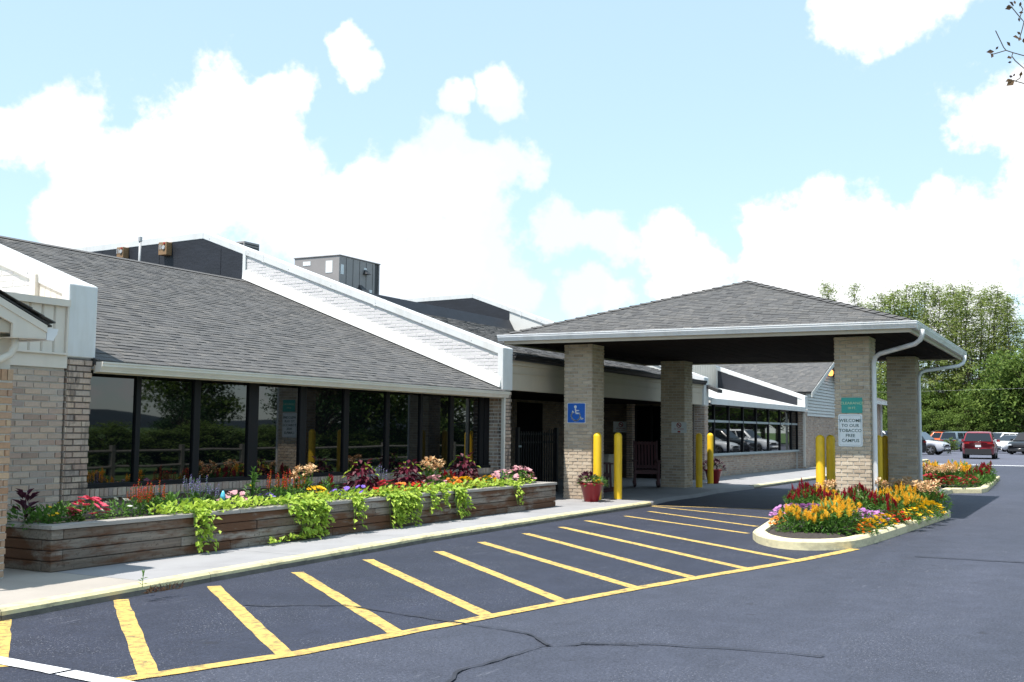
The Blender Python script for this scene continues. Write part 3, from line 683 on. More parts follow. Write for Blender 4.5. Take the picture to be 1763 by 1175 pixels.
for a in px_: MB().box(a-0.04, 10.33, 0.73, a+0.04, 10.42, 2.2).build('mullion', 'bronze', SB)
MB().box(31.1, 10.335, 1.68, 43.19, 10.42, 1.75).build('transom', 'sign_grey', SB)
dp = MB(); dp.bar((42.95,9.92,2.3),(42.95,10.02,2.15),0.08,0.06); dp.bar((42.95,10.03,2.16),(42.95,10.03,0.08),0.08,0.06,up=(1,0,0)); dp.build('downspout', 'gutter_cream', SB)
# clerestory of vertical boards above the metal roof
cl = MB().box(31.1, 13.62, 3.0, 43.2, 13.8, 5.0).build('clerestory_wall', 'siding_beige', bld)
xx = 31.3
while xx < 43: MB().box(xx, 13.60, 3.15, xx+0.19, 13.62, 5.0).build('siding_board', 'siding_beige', cl); xx += 0.21
MB().prism([(30.9,9.7,2.62),(30.9,13.6,4.2),(30.9,13.6,4.1),(30.9,9.7,2.52)], (0.45,0,0)).build('valley_flashing', 'shingle_deck', bld)
# --- gabled bay beyond wing 4
GY, GX0, GX1, GP, GE = 10.4, 44.3, 52.9, 4.43, 2.95
GM = (GX0+GX1)/2; gs = (GP-GE)/(GM-GX0)
gb = MB().prism([(GX0+0.5,GY,-0.05),(GX1-0.5,GY,-0.05),(GX1-0.5,GY,GE+0.1),(GM,GY,GP-0.12),(GX0+0.5,GY,GE+0.1)], (0,9,0)).build('gable_wall', 'mortar', bld)
brick_stuff('brickwork', 'brick', gb, [((44.8,GY,0),(1,0,0),(0,-1,0),7.6,0,2.05), ((44.8,GY+1.5,0),(0,-1,0),(-1,0,0),1.5,0,2.05)], rb)
z = 2.07
while z < GP-0.2:
    hw = min(3.8, (GP-0.1-z)/gs)
    MB().prism([(GM-hw,GY-0.012,z+0.13),(GM-hw,GY-0.055,z),(GM+hw,GY-0.055,z),(GM+hw,GY-0.012,z+0.13)], (0,0.012,0)).build('siding_board', 'siding_white', gb); z += 0.13
gr = MB()
for sg in (-1, 1):
    xe = GM + sg*(GM-GX0)
    gr.prism([(xe,GY-0.35,GE),(GM,GY-0.35,GP),(GM,GY-0.35,GP+0.07),(xe,GY-0.35,GE+0.07)], (0,9.5,0))
gro = gr.build('gable_roof', 'shingle_deck', bld)
shingle_roof(gro, (GX0-0.02, 20, GE+0.075), (0,-1,0), Vector((1,0,gs)).normalized(), lambda s: (0, 9.96), int((GM-GX0)*math.hypot(1,gs)/0.2), rb, expo=0.2)
for sg in (-1, 1):
    xe = GM + sg*(GM-GX0)
    MB().prism([(xe,GY-0.38,GE-0.15),(GM,GY-0.38,GP-0.15),(GM,GY-0.38,GP+0.05),(xe,GY-0.38,GE+0.05)], (0,0.028,0)).build('rake_board', 'siding_white', gro)
# --- last stretch of the building
tb = MB().box(53.0, 10.5, -0.05, 63.2, 20, 3.0).build('end_wall', 'mortar', bld)
brick_stuff('brickwork', 'brick', tb, [((53,10.5,0),(1,0,0),(0,-1,0),10.2,0,3.0)], rb)
t2 = MB(); t2.prism([(52.9,10.0,3.02),(63.5,10.0,3.02),(60.5,14.0,4.5),(52.9,14.0,4.5)], (0,0,0.08)); er = t2.build('roof', 'shingle', bld)
MB().prism([(63.5,10.0,3.02),(63.5,20.0,3.02),(60.5,16.0,4.5),(60.5,14.0,4.5)], (0,0,0.08)).build('roof_hip', 'shingle', er)
MB().box(52.95, 9.93, 2.9, 63.55, 10.0, 3.08).build('gutter', 'gutter_white', er)
MB().box(62.6, 10.40, 0, 62.72, 10.48, 2.95).build('downspout', 'gutter_white', er)
# bits fixed on the roofs
lp = thing('gable_lamp', 'small glowing orange lamp at the peak of the white gable', 'lamp', (GM, GY-0.1, 4.0))
MB().lathe([(0.0,0.22),(0.13,0.16),(0.13,0.14),(0.03,0.14)], (GM,GY-0.22,3.98), 12).build('lamp_hood', 'lamp_iron', lp)
MB().lathe([(0.0,-0.12),(0.08,-0.10),(0.11,0.0),(0.10,0.10),(0.06,0.14),(0.0,0.14)], (GM,GY-0.22,3.98), 12).build('lamp_globe', 'lamp_glow', lp, smooth=True)
MB().bar((GM,GY-0.03,4.16),(GM,GY-0.22,4.16),0.03,0.03).build('lamp_arm', 'lamp_iron', lp)
def rooftop_unit():
    X, Y, Z0, Z1 = 23.1, 17.5, 4.55, 5.92
    t = thing('rooftop_unit', 'large grey rooftop air unit covered in stickers behind the roof ridge', 'air unit', (X+0.9, Y+0.6, Z0))
    bevel(MB().box(X, Y, Z0+0.1, X+1.62, Y+1.5, Z1).build('cabinet', 'hvac_grey', t), 0.01)
    bevel(MB().box(X-0.02, Y-0.02, Z1, X+1.86, Y+1.52, Z1+0.03).build('cabinet_top', 'hvac_grey', t), 0.008)
    MB().box(X+1.62, Y+0.02, Z0+0.1, X+1.78, Y+1.5, Z1).build('coil_panel', 'hvac_dark', t)
    MB().box(X+1.80, Y, Z0, X+1.84, Y+0.04, Z1).build('corner_post', 'hvac_grey', t)
    MB().box(X-0.05, Y-0.05, Z0-0.05, X+1.7, Y+1.55, Z0+0.1).build('curb', 'membrane', t)
    for xa, za, w, h in ((0.06,0.30,0.13,0.26),(0.06,0.80,0.09,0.28),(0.28,0.92,0.20,0.28),(0.62,0.95,0.18,0.26),(1.10,0.22,0.12,0.13),(1.36,0.80,0.13,0.16)):
        MB().box(X+xa, Y-0.008, Z1-za-h*0.7, X+xa+w, Y-0.001, Z1-za+h*0.3).build('sticker', 'sign_white', t)
    for ya, za, w, h, mm in ((0.22,0.12,0.22,0.32,'sign_white'),(0.95,0.10,0.25,0.11,'sign_white'),(0.42,0.72,0.38,0.11,'sticker_yellow'),(0.42,0.86,0.38,0.13,'sign_white'),(0.85,0.55,0.18,0.04,'sign_white')):
        MB().box(X-0.008, Y+ya, Z1-za-h, X-0.001, Y+ya+w, Z1-za).build('sticker', mm, t)
    for xa, za, s in ((0.95,0.80,1.0),(1.15,0.30,0.6)):
        MB().add([(X+xa-0.16*s,Y-0.002,Z1-za-0.1*s),(X+xa+0.18*s,Y-0.002,Z1-za-0.1*s),(X+xa+0.18*s,Y-0.24*s,Z1-za-0.1*s),(X+xa-0.16*s,Y-0.24*s,Z1-za-0.1*s),(X+xa-0.06*s,Y-0.002,Z1-za+0.13*s),(X+xa+0.08*s,Y-0.002,Z1-za+0.13*s)],
                 [(0,1,2,3),(3,2,5,4),(0,3,4),(1,5,2)]).build('vent_hood', 'hvac_dark', t)
    for k in range(5): MB().box(X+0.3+k*0.3, Y-0.006, Z0+0.12, X+0.312+k*0.3, Y-0.0005, Z1-0.02).build('panel_seam', 'hvac_dark', t)
    MB().tube([(X+1.05,Y-0.04,Z1-0.95),(X+1.05,Y-0.04,Z0+0.1)],0.02,6).build('drain_pipe', 'hvac_dark', t)
rooftop_unit()
p = pxX(414, 432, 30.0); ct = pxX(432, 414, 29.5).z
t = thing('condenser_unit', 'small louvred grey condenser showing over the sloping white cap', 'air unit', (29.9, p.y, 4.55))
ya = p.y
bevel(MB().box(29.5, ya-0.62, 4.55, 30.3, ya, ct).build('cabinet', 'hvac_grey', t), 0.01)
for k in range(9):
    MB().box(29.485, ya-0.57, ct-0.87+k*0.095, 29.499, ya-0.33, ct-0.83+k*0.095).build('louvre', 'hvac_dark', t); MB().box(29.485, ya-0.29, ct-0.87+k*0.095, 29.499, ya-0.05, ct-0.83+k*0.095).build('louvre', 'hvac_dark', t)
    MB().box(29.55, ya-0.634, ct-0.87+k*0.095, 30.25, ya-0.621, ct-0.83+k*0.095).build('louvre', 'hvac_dark', t)
for k, (q, sz, lab) in enumerate(((pxX(289,430,18.47), 0.30, 'brown electrical box nearest the crest of the black membrane wall'), (pxX(216,437,18.47), 0.26, 'brown electrical box beside the vent pipe on the black membrane wall'))):
    t = thing('electrical_box', lab, 'electrical box', (18.4, q.y, q.z-sz/2))
    bevel(MB().box(18.30, q.y-sz*0.42, q.z-sz/2, 18.472, q.y+sz*0.42, q.z+sz/2).build('housing', 'box_brown', t), 0.008)
    MB().lathe([(0,-0.012),(0.045,-0.012),(0.05,0.0)], (18.289, q.y-0.04, q.z+0.02), 10, 'X').build('meter_dial', 'pipe_grey', t)
    MB().lathe([(0,-0.02),(0.022,-0.02),(0.025,0.0)], (18.298, q.y-0.06, q.z+sz*0.38), 8, 'X').build('warning_light', 'print_red', t)
    for j in range(2): MB().box(18.288, q.y+0.03+j*0.05, q.z-0.02, 18.2995, q.y+0.05+j*0.05, q.z+0.09).build('switch', 'pipe_grey', t)
q = pxX(240, 452, 17.9)
t = thing('vent_pipe', 'thin grey vent pipe standing before the black membrane wall', 'pipe', (17.9, q.y, 4.55))
MB().tube([(17.9,q.y,4.55),(17.9,q.y,5.62)], 0.028, 8).build('pipe', 'pipe_grey', t, smooth=True)
MB().tube([(17.9,q.y,5.60),(17.9,q.y,5.70)], 0.045, 8).build('pipe_cap', 'pipe_grey', t)
# ================================================================== entrance canopy
rc = random.Random(21)
cnp = thing('entrance_canopy', 'brick columned entrance canopy with hipped grey shingle roof and white gutters', 'canopy', (23.5, 6.7, 0))
CX0, CX1, CY0, CY1, CZ = 19.45, 27.5, 2.64, 10.72, 3.31      # outer gutter lines, gutter top
AX, AY, APZ = (CX0+CX1)/2, (CY0+CY1)/2, 4.68
ex0, ex1, ey0, ey1 = CX0+0.09, CX1-0.09, CY0+0.09, CY1-0.09
deck = MB(); deck.add([(ex0,ey0,CZ-0.01),(ex1,ey0,CZ-0.01),(ex1,ey1,CZ-0.01),(ex0,ey1,CZ-0.01),(AX,AY,APZ-0.01)], [(0,1,4),(1,2,4),(2,3,4),(3,0,4),(3,2,1,0)])
croof = deck.build('roof', 'shingle_deck', cnp)
def hip(o, along, width, run, parts):
    o = Vector(o); along = Vector(along); inn = Vector((AX,AY,0)) - (o + along*width/2); inn.z = 0; r = inn.length
    up = (inn + Vector((0,0,APZ-CZ))).normalized(); sl = math.hypot(r, APZ-CZ)
    fn = lambda s: (min(s/sl, 1)*width/2, width - min(s/sl, 1)*width/2)
    shingle_roof(croof, o + Vector((0,0,0.002)), along, up, fn, int(sl/0.14), rc, parts=parts, pick=lambda v: (v[0]-CAM).length)
hip((ex0,ey1,CZ), (0,-1,0), ey1-ey0, 0, 220)
hip((ex0,ey0,CZ), (1,0,0), ex1-ex0, 0, 80)
hip((ex1,ey0,CZ), (0,1,0), ey1-ey0, 0, 0)
hip((ex1,ey1,CZ), (-1,0,0), ex1-ex0, 0, 0)
for cx, cy in ((ex0,ey0),(ex1,ey0),(ex0,ey1),(ex1,ey1)):
    a, b = Vector((cx,cy,CZ)), Vector((AX,AY,APZ)); n = 46; hb = MB()
    side = (b-a).cross(Vector((0,0,1))).normalized()
    for k in range(n):
        p, q = a.lerp(b, k/n), a.lerp(b, (k+1.15)/n); lift = 0.03+(0.008 if k % 2 else 0)
        zz = Vector((0,0,lift)); dn = Vector((0,0,-0.022))
        hb.add([p+zz, p+side*0.13+zz+dn*1.6, q+side*0.13+zz+dn*1.6-Vector((0,0,0.012)), q+zz-Vector((0,0,0.012)), p-side*0.13+zz+dn*1.6, q-side*0.13+zz+dn*1.6-Vector((0,0,0.012))], [(0,1,2,3),(0,3,5,4)])
    hb.build('hip_cap', 'shingle', croof)
# fascia, gutters, soffit
fz0, fz1 = 3.12, 3.30
inset = 0.11
fx0, fx1, fy0, fy1 = CX0+inset, CX1-inset, CY0+inset, CY1-inset
for nm, b in (('fascia',(fx0,fy0,fx0+0.04,fy1)),('fascia',(fx1-0.04,fy0,fx1,fy1)),('fascia',(fx0+0.04,fy0,fx1-0.04,fy0+0.04)),('fascia',(fx0+0.04,fy1-0.04,fx1-0.04,fy1))):
    MB().box(b[0],b[1],fz0,b[2],b[3],fz1-0.01).build('fascia', 'fascia_beige', cnp)
def gut(p, q, out):
    gm = MB(); gutter(gm, p, q, out, 0.125, 0.115); return gm.build('gutter', 'gutter_white', cnp)
gut((fx0-0.001,CY0,CZ),(fx0-0.001,CY1,CZ),(-1,0,0)); gut((fx1+0.001,CY0,CZ),(fx1+0.001,CY1,CZ),(1,0,0))
gut((fx0+0.005,fy0-0.001,CZ-0.001),(fx1-0.005,fy0-0.001,CZ-0.001),(0,-1,0)); gut((fx0+0.005,fy1+0.001,CZ-0.001),(fx1-0.005,fy1+0.001,CZ-0.001),(0,1,0))
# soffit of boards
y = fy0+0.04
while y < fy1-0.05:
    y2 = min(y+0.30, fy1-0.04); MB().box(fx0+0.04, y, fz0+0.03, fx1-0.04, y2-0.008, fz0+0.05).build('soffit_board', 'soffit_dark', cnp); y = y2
CS = 0.61
COLS = [('front', 20.43, 9.05, 'brick column nearest the timber planter, with the blue wheelchair sign'), ('front', 20.43, 3.60, 'brick column in the flower island, with the green and white signs'),
        ('rear', 26.1, 9.05, 'shaded brick column deep under the canopy beside the rocking chair'), ('rear', 26.1, 3.60, 'shaded brick column at the far outer corner with white downspout')]
for pos, x, y, lab in COLS:
    zb = 0 if y > 8 else AZ
    c = MB().box(x+0.004, y+0.004, zb-0.05, x+CS-0.004, y+CS-0.004, 3.145).build('column', 'mortar_pale', cnp, label=lab)
    ff = [((x,y+CS,zb),(0,-1,0),(-1,0,0),CS,zb,3.14)]
    oth = [((x,y,zb),(1,0,0),(0,-1,0),CS,zb,3.14), ((x+CS,y+CS,zb),(-1,0,0),(0,1,0),CS,zb,3.14), ((x+CS,y,zb),(0,1,0),(1,0,0),CS,zb,3.14)]
    if pos == 'front':
        for q in ff: brick_parts('brick_column', c, *q, rc)
    else: oth += ff
    brick_stuff('brickwork', 'brick_column', c, oth, rc)
def spout(x, y, zb, xg, yg, parent):
    """round-elbowed downspout from the gutter corner back to the column and down"""
    mb = MB(); z = 3.2
    pts = [(xg,yg,z-0.02),(xg,yg,z-0.12),(xg+(x-xg)*0.04,yg+(y-yg)*0.04,z-0.20),(xg+(x-xg)*0.14,yg+(y-yg)*0.14,z-0.26)]
    pts += [(x-(x-xg)*0.13,y-(y-yg)*0.13,z-0.38),(x-(x-xg)*0.04,y-(y-yg)*0.04,z-0.43),(x,y,z-0.53),(x,y,z-0.8),(x,y,zb+0.12),(x+0.02,y-0.05,zb+0.04)]
    mb.tube(pts, 0.042, 10); mb.build('downspout', 'gutter_white', parent, smooth=True)
spout(20.50, 3.53, AZ, 19.75, 2.60, cnp)
spout(26.15, 3.53, AZ, 26.75, 2.62, cnp)
# --- signs fixed to the columns
def rrect(w, h, r, n=5):
    pts = []
    for cx, cy, a0 in ((w/2-r,h/2-r,0),(-w/2+r,h/2-r,90),(-w/2+r,-h/2+r,180),(w/2-r,-h/2+r,270)):
        for k in range(n+1):
            a = math.radians(a0+90*k/n); pts.append((cx+r*math.cos(a), cy+r*math.sin(a)))
    return pts
def plate(c, w, h, r, right, up, depth):
    right, up = Vector(right), Vector(up); n = right.cross(up); c = Vector(c)
    mb = MB(); mb.prism([c + right*a + up*b for a, b in rrect(w, h, r)], n*depth); return mb
R_, U_ = (0,-1,0), (0,0,1)                   # reading direction on a face that looks towards -X ; normal = R x U = (-1,0,0)
fx = 20.43-0.013
a, b = pxX(977,694,fx), pxX(1008,729,fx); c = (a+b)/2; w = abs(a.y-b.y); h = abs(a.z-b.z)
t = thing('accessible_sign', 'blue square wheelchair symbol sign on the column beside the planter', 'sign', c)
plate(c, w, h, 0.02, R_, U_, 0.004).build('sign_border', 'sign_white', t)
plate(c+Vector((-0.0042,0,0)), w-0.02, h-0.02, 0.016, R_, U_, 0.002).build('sign_panel', 'sign_blue', t)
def P2(u, v): return c + Vector((-0.0075, -u*w, v*h))
sy = MB(); yv = 0.026
sy.lathe([(0,-0.0015),(0.031,-0.0015),(0.031,0.0015),(0,0.0015)], P2(-0.05,0.30), 14, 'X')
def stroke(pts, wd):
    pts = [P2(*q) for q in pts]
    for p, q in zip(pts, pts[1:]): sy.bar(p, q, wd, 0.003, up=(1,0,0)); sy.lathe([(0,-0.0015),(wd/2,-0.0015),(wd/2,0.0015),(0,0.0015)], q, 8, 'X')
stroke([(-0.05,0.22),(-0.02,-0.02),(0.17,-0.02),(0.27,-0.30),(0.36,-0.27)], yv)
stroke([(-0.04,0.12),(0.14,0.12)], yv*0.8)
stroke([(-0.22,0.10),(-0.13,0.02)], yv*0.8)
stroke([(-0.03+0.24*math.cos(math.radians(q)), -0.14+0.24*math.sin(math.radians(q))) for q in range(130, 375, 15)], yv)
sy.build('wheelchair_symbol', 'sign_white', t)
a, b = pxX(1448.5,685,fx), pxX(1485,711.5,fx); c = (a+b)/2; w = abs(a.y-b.y); h = abs(a.z-b.z)
t = thing('clearance_sign', 'green rectangular clearance sign above the white sign on the column', 'sign', c)
plate(c, w, h, 0.012, R_, U_, 0.005).build('sign_panel', 'sign_green', t)
lettering('CLEARANCE', h*0.235, c+Vector((-0.007,0,h*0.13)), R_, U_, 'print_pale', t, sx=1.12)
lettering('10 FT.', h*0.22, c+Vector((-0.007,0,-h*0.19)), R_, U_, 'print_pale', t, sx=1.0)
a, b = pxX(1443,713.5,fx), pxX(1485.5,769.5,fx); c = (a+b)/2; w = abs(a.y-b.y); h = abs(a.z-b.z)
t = thing('welcome_sign', 'tall white sign with dark lettering on the column in the flower island', 'sign', c)
plate(c, w, h, 0.03, R_, U_, 0.004).build('sign_panel', 'sign_white', t)
mb = plate(c+Vector((-0.0042,0,0)), w-0.045, h-0.045, 0.02, R_, U_, 0.0012); mb.build('sign_border', 'sign_grey', t)
plate(c+Vector((-0.0056,0,0)), w-0.058, h-0.058, 0.017, R_, U_, 0.0012).build('sign_field', 'sign_white', t)
for k, s in enumerate(('WELCOME', 'TO OUR', 'TOBACCO', 'FREE', 'CAMPUS')):
    lettering(s, 0.08, c+Vector((-0.0078,0,h*(0.30-0.155*k))), R_, U_, 'print_dark', t, bold=0.001, sx=1.02)
def nosmoke(c, right, up, w, h, lab, hang):
    right, up = Vector(right), Vector(up); n = right.cross(up)
    t = thing('no_smoking_sign', lab, 'sign', c)
    plate(c, w, h, 0.01, right, up, 0.004).build('sign_panel', 'sign_white', t)
    mb = MB(); cc = c + up*h*0.22 + n*0.006; r = h*0.2
    ring = [cc + right*r*math.cos(a_*math.pi/12) + up*r*math.sin(a_*math.pi/12) for a_ in range(25)]
    for p, q in zip(ring, ring[1:]): mb.bar(p, q, 0.018, 0.003, up=n)
    mb.bar(cc+right*-r*0.7+up*r*0.7, cc+right*r*0.7-up*r*0.7, 0.018, 0.003, up=n)
    mb.build('prohibition_ring', 'print_red', t)
    MB().bar(cc-right*r*0.6, cc+right*r*0.45, 0.02, 0.0028, up=n).build('cigarette', 'print_black', t)
    lettering('NO SMOKING', h*0.15, c - up*h*0.14 + n*0.006, right, up, 'print_red', t)
    if hang: MB().bar(c - up*h*0.38 - right*0.035 + n*0.006, c - up*h*0.38 + right*0.035 + n*0.006, 0.04, 0.003, up=n).build('emblem', 'print_red', t)
    else: lettering('ON THESE GROUNDS', h*0.10, c - up*h*0.32 + n*0.006, right, up, 'print_red', t)
fx = 26.1-0.013
a, b = pxX(1156,727,fx), pxX(1182,746,fx); c = (a+b)/2
nosmoke(c, R_, U_, abs(a.y-b.y), abs(a.z-b.z), 'white no smoking sign with red emblem on the shaded column', True)
a, b = pxX(1056,726,30.68), pxX(1082,745,30.68); c = (a+b)/2
nosmoke(c, R_, U_, abs(a.y-b.y), abs(a.z-b.z), 'dim no smoking sign on the brick wall beside the entrance door', False)

# ================================================================== side porch at the left edge of the picture
rp = random.Random(4)
por = thing('side_porch', 'small gabled side porch with tan trim at the left edge', 'porch', (5.6, 9.4, 0))
PG = 8.62                                    # plane of the gable
e = pxY(82,560,PG); k0 = pxY(0,510,PG); slope = (k0.z-e.z)/(e.x-k0.x)
ez, exx = e.z, e.x; rx = 5.0; rzz = ez + slope*(exx-rx)
def P(x, dz, y=PG): return (x, y, ez+slope*(exx-x)+dz)
mb = MB(); mb.prism([P(exx+0.05,0.006), P(rx,0.006), P(rx,0.02), P(exx+0.05,0.02)], (0,1.5,0)); pr = mb.build('porch_roof', 'shingle_deck', por)
up3 = Vector((-1,0,slope)).normalized()
shingle_roof(pr, (exx+0.06, PG-0.03, ez+0.02), (0,1,0), up3, lambda s: (0,1.5), 14, rp)
mb = MB(); mb.prism([P(rx,-0.005), P(exx,-0.005), P(exx,-0.07), P(rx,-0.07)], (0,0.02,0)); mb.build('rake_trim', 'siding_beige', por)
mb = MB(); mb.prism([P(rx,-0.07,PG+0.012), P(exx,-0.07,PG+0.012), (exx,PG+0.012,ez-0.12), (exx-0.36,PG+0.012,ez-0.135), (exx-0.36,PG+0.012,ez-0.135+0.12), P(rx,-0.22,PG+0.012)], (0,0.03,0)); mb.build('gable_board', 'siding_beige', por)
MB().box(rx-0.5, PG+0.05, ez-0.10, exx-0.30, PG+0.30, ez+0.02).build('porch_beam', 'fascia_beige', por)
mb = MB(); mb.prism([(exx-0.36,PG+0.012,ez-0.136),(exx,PG+0.012,ez-0.121),(exx,PG+0.012,ez-0.13),(exx-0.36,PG+0.012,ez-0.145)], (0,1.45,0)); mb.build('eave_soffit', 'siding_beige', por)
MB().box(exx-0.005, PG+0.043, ez-0.12, exx+0.012, PG+1.45, ez-0.01).build('eave_fascia', 'siding_beige', por)
gm = MB(); gutter(gm, (exx+0.013,PG+0.02,ez-0.025), (exx+0.013,PG+1.45,ez-0.025), (1,0,0), 0.115, 0.125); gm.build('gutter', 'gutter_white', por)
PX1, PY0 = pxY(20,700,8.82).x, 8.82
ds = MB(); q0 = pxY(28,592,PG+0.1)
ds.tube([(q0.x,PG+0.12,ez-0.13),(q0.x,PG+0.12,ez-0.22),(q0.x-0.03,PG+0.14,ez-0.29),(q0.x-0.12,PG+0.17,ez-0.34),(q0.x-0.26,PG+0.19,ez-0.37)], 0.036, 10); ds.build('downspout', 'gutter_cream', por, smooth=True)
pier = MB().box(PX1-0.8, PY0+0.004, -0.05, PX1-0.004, PY0+0.5, 1.90).build('porch_pier', 'mortar_pale', por)
brick_parts('brick_orange', pier, (PX1-0.62,PY0,0), (1,0,0), (0,-1,0), 0.62, 0, 1.80, rp, off=0.06)
xx = PX1-0.062
while xx > PX1-0.6:
    one = MB().box(xx, PY0-0.012, 1.80, xx+0.056, PY0+0.1, 1.90); one.build('brick', 'brick_orange', pier); xx -= 0.067
MB().box(PX1-0.8, PY0+0.02, 1.90, PX1-0.02, PY0+0.45, ez-0.1).build('pier_post', 'siding_beige', por)
# ================================================================== timber planter
rt = random.Random(31)
PXA, PXB, PYF, PYK, CH = 7.24, 18.25, 8.79, 9.95, 0.1
plt = thing('timber_planter', 'long raised planter of weathered interlocked timbers below the windows', 'planter', ((PXA+PXB)/2, 9.4, 0))
def timber(x0, y0, z0, x1, y1, z1):
    o = MB().box(x0, y0, z0, x1, y1, z1).build('timber', 'timber', plt); bevel(o, 0.011, 2); return o
TW = 0.135
for r in range(4):
    z0, z1 = r*CH+0.002, (r+1)*CH-0.004
    j = lambda: rt.uniform(-0.006, 0.006)
    a = PXA + (TW+0.003 if r % 2 else 0); b = PXB - (TW+0.003 if (r+1) % 2 else 0)
    # front timbers
    x = a; lens = [2.4, 1.9, 2.6, 2.2, 1.7]; k = r*2
    first = [2.45, 1.55, 2.9, 2.0][r]
    while x < b-0.05:
        ln = first if x == a else lens[k % 5]; k += 1
        e = min(x+ln, b)
        if b-e < 0.5: e = b
        d = j(); timber(x, PYF+d, z0, e-0.004, PYF+TW, z1); x = e
    # ends
    ya = PYF + (0 if r % 2 else TW+0.003)
    timber(PXA+j(), ya, z0, PXA+TW, PYK, z1)
    yb = PYF + (0 if (r+1) % 2 else TW+0.003)
    timber(PXB-TW, yb, z0, PXB+j(), PYK, z1)
MB().box(PXA+TW, PYK-TW, 0, PXB-TW, PYK, 0.395).build('back_timber', 'timber', plt)
x = PXA-0.02; k = 0
caps = []
while x < PXB-0.3:
    e = min(x+[2.6, 3.1, 2.4, 2.9][k % 4], PXB+0.02)
    if PXB-e < 0.6: e = PXB+0.02
    bevel(MB().box(x, PYF-0.022+rt.uniform(-.003,.003), 0.4, e-0.004, PYF+0.14, 0.443).build('cap_board', 'timber_cap', plt), 0.006); x = e; k += 1
bevel(MB().box(PXA-0.02, PYF+0.143, 0.4, PXA+0.135, PYK, 0.442).build('cap_board', 'timber_cap', plt), 0.006)
bevel(MB().box(PXB-0.135, PYF+0.143, 0.4, PXB+0.02, PYK, 0.442).build('cap_board', 'timber_cap', plt), 0.006)
SOIL = 0.385
MB().box(PXA+TW, PYF+TW, 0.2, PXB-TW, PYK-TW, SOIL).build('soil', 'soil', plt)

# ================================================================== plants
def leafquad(mb, p, d, up, ln, wd, bend=0.25):
    """one leaf of two bent quads: from p along d, width wd"""
    d = d.normalized(); s = d.cross(up)
    if s.length < 1e-4: s = d.cross(Vector((1,0,0.2)))
    s.normalize(); n = s.cross(d); m_ = p + d*ln*0.5 + n*ln*bend*0.35
    e = p + d*ln - n*ln*bend*0.25
    mb.add([p, m_+s*wd/2, e, m_-s*wd/2], [(0,1,2),(0,2,3)])
def rdir(rng, zmin=-0.2):
    while True:
        v = Vector((rng.uniform(-1,1), rng.uniform(-1,1), rng.uniform(zmin,1)))
        if 0.1 < v.length < 1: return v.normalized()
def mound(mb, rng, n, rx, h, ln, wd, base=0.02, fill=0.55):
    for k in range(n):
        d = rdir(rng, -0.05); rr = fill + (1-fill)*rng.random()
        p = Vector((d.x*rx*rr, d.y*rx*rr, base + max(0, d.z)*h*rr))
        dd = Vector((d.x, d.y, d.z*0.6+rng.uniform(-0.4,0.5))).normalized()
        dd = (dd + rdir(rng, -1)*0.6).normalized()
        leafquad(mb, p, dd, Vector((0,0,1)), ln*rng.uniform(0.7,1.25), wd*rng.uniform(0.75,1.2))
def plume(mb, rng, p, h, r, n=44):
    """feathery flower plume"""
    tl = Vector((rng.gauss(0,0.2), rng.gauss(0,0.2), 1)).normalized()
    for k in range(n):
        f = (k+0.5)/n; rad = r*math.sin(math.pi*min(1, 0.18+f*0.82))**0.8*(1.05-0.75*f)
        a = k*2.399+rng.random(); d = Vector((math.cos(a), math.sin(a), rng.uniform(0.5,1.6)+f))
        q = p + tl*h*f*0.88 + Vector((math.cos(a)*rad*0.5, math.sin(a)*rad*0.5, 0))
        leafquad(mb, q, d, Vector((0,0,1)), rad*1.2*rng.uniform(0.6,1.2)+0.014, rad*0.5+0.006, 0.1)
    mb.tube([p, p+tl*h*0.45, p+tl*h*0.9], [r*0.3, r*0.3, 0.002], 5)
def blossom(mb, rng, p, r, petals=7, cup=0.3):
    ax = (Vector((rng.uniform(-.5,.5), rng.uniform(-.9,.1), 1))).normalized(); s = ax.cross(Vector((1,0,0))).normalized(); t_ = ax.cross(s)
    for k in range(petals):
        a = 2*math.pi*k/petals; d = s*math.cos(a)+t_*math.sin(a)
        leafquad(mb, p, (d+ax*cup), ax, r, r*0.95, 0.3)
def tuft(mb, rng, p, r, n=22):
    for k in range(n):
        d = rdir(rng, -0.3); leafquad(mb, p + d*r*0.45, d, Vector((0,0,1)), r*0.7, r*0.55, 0.3)
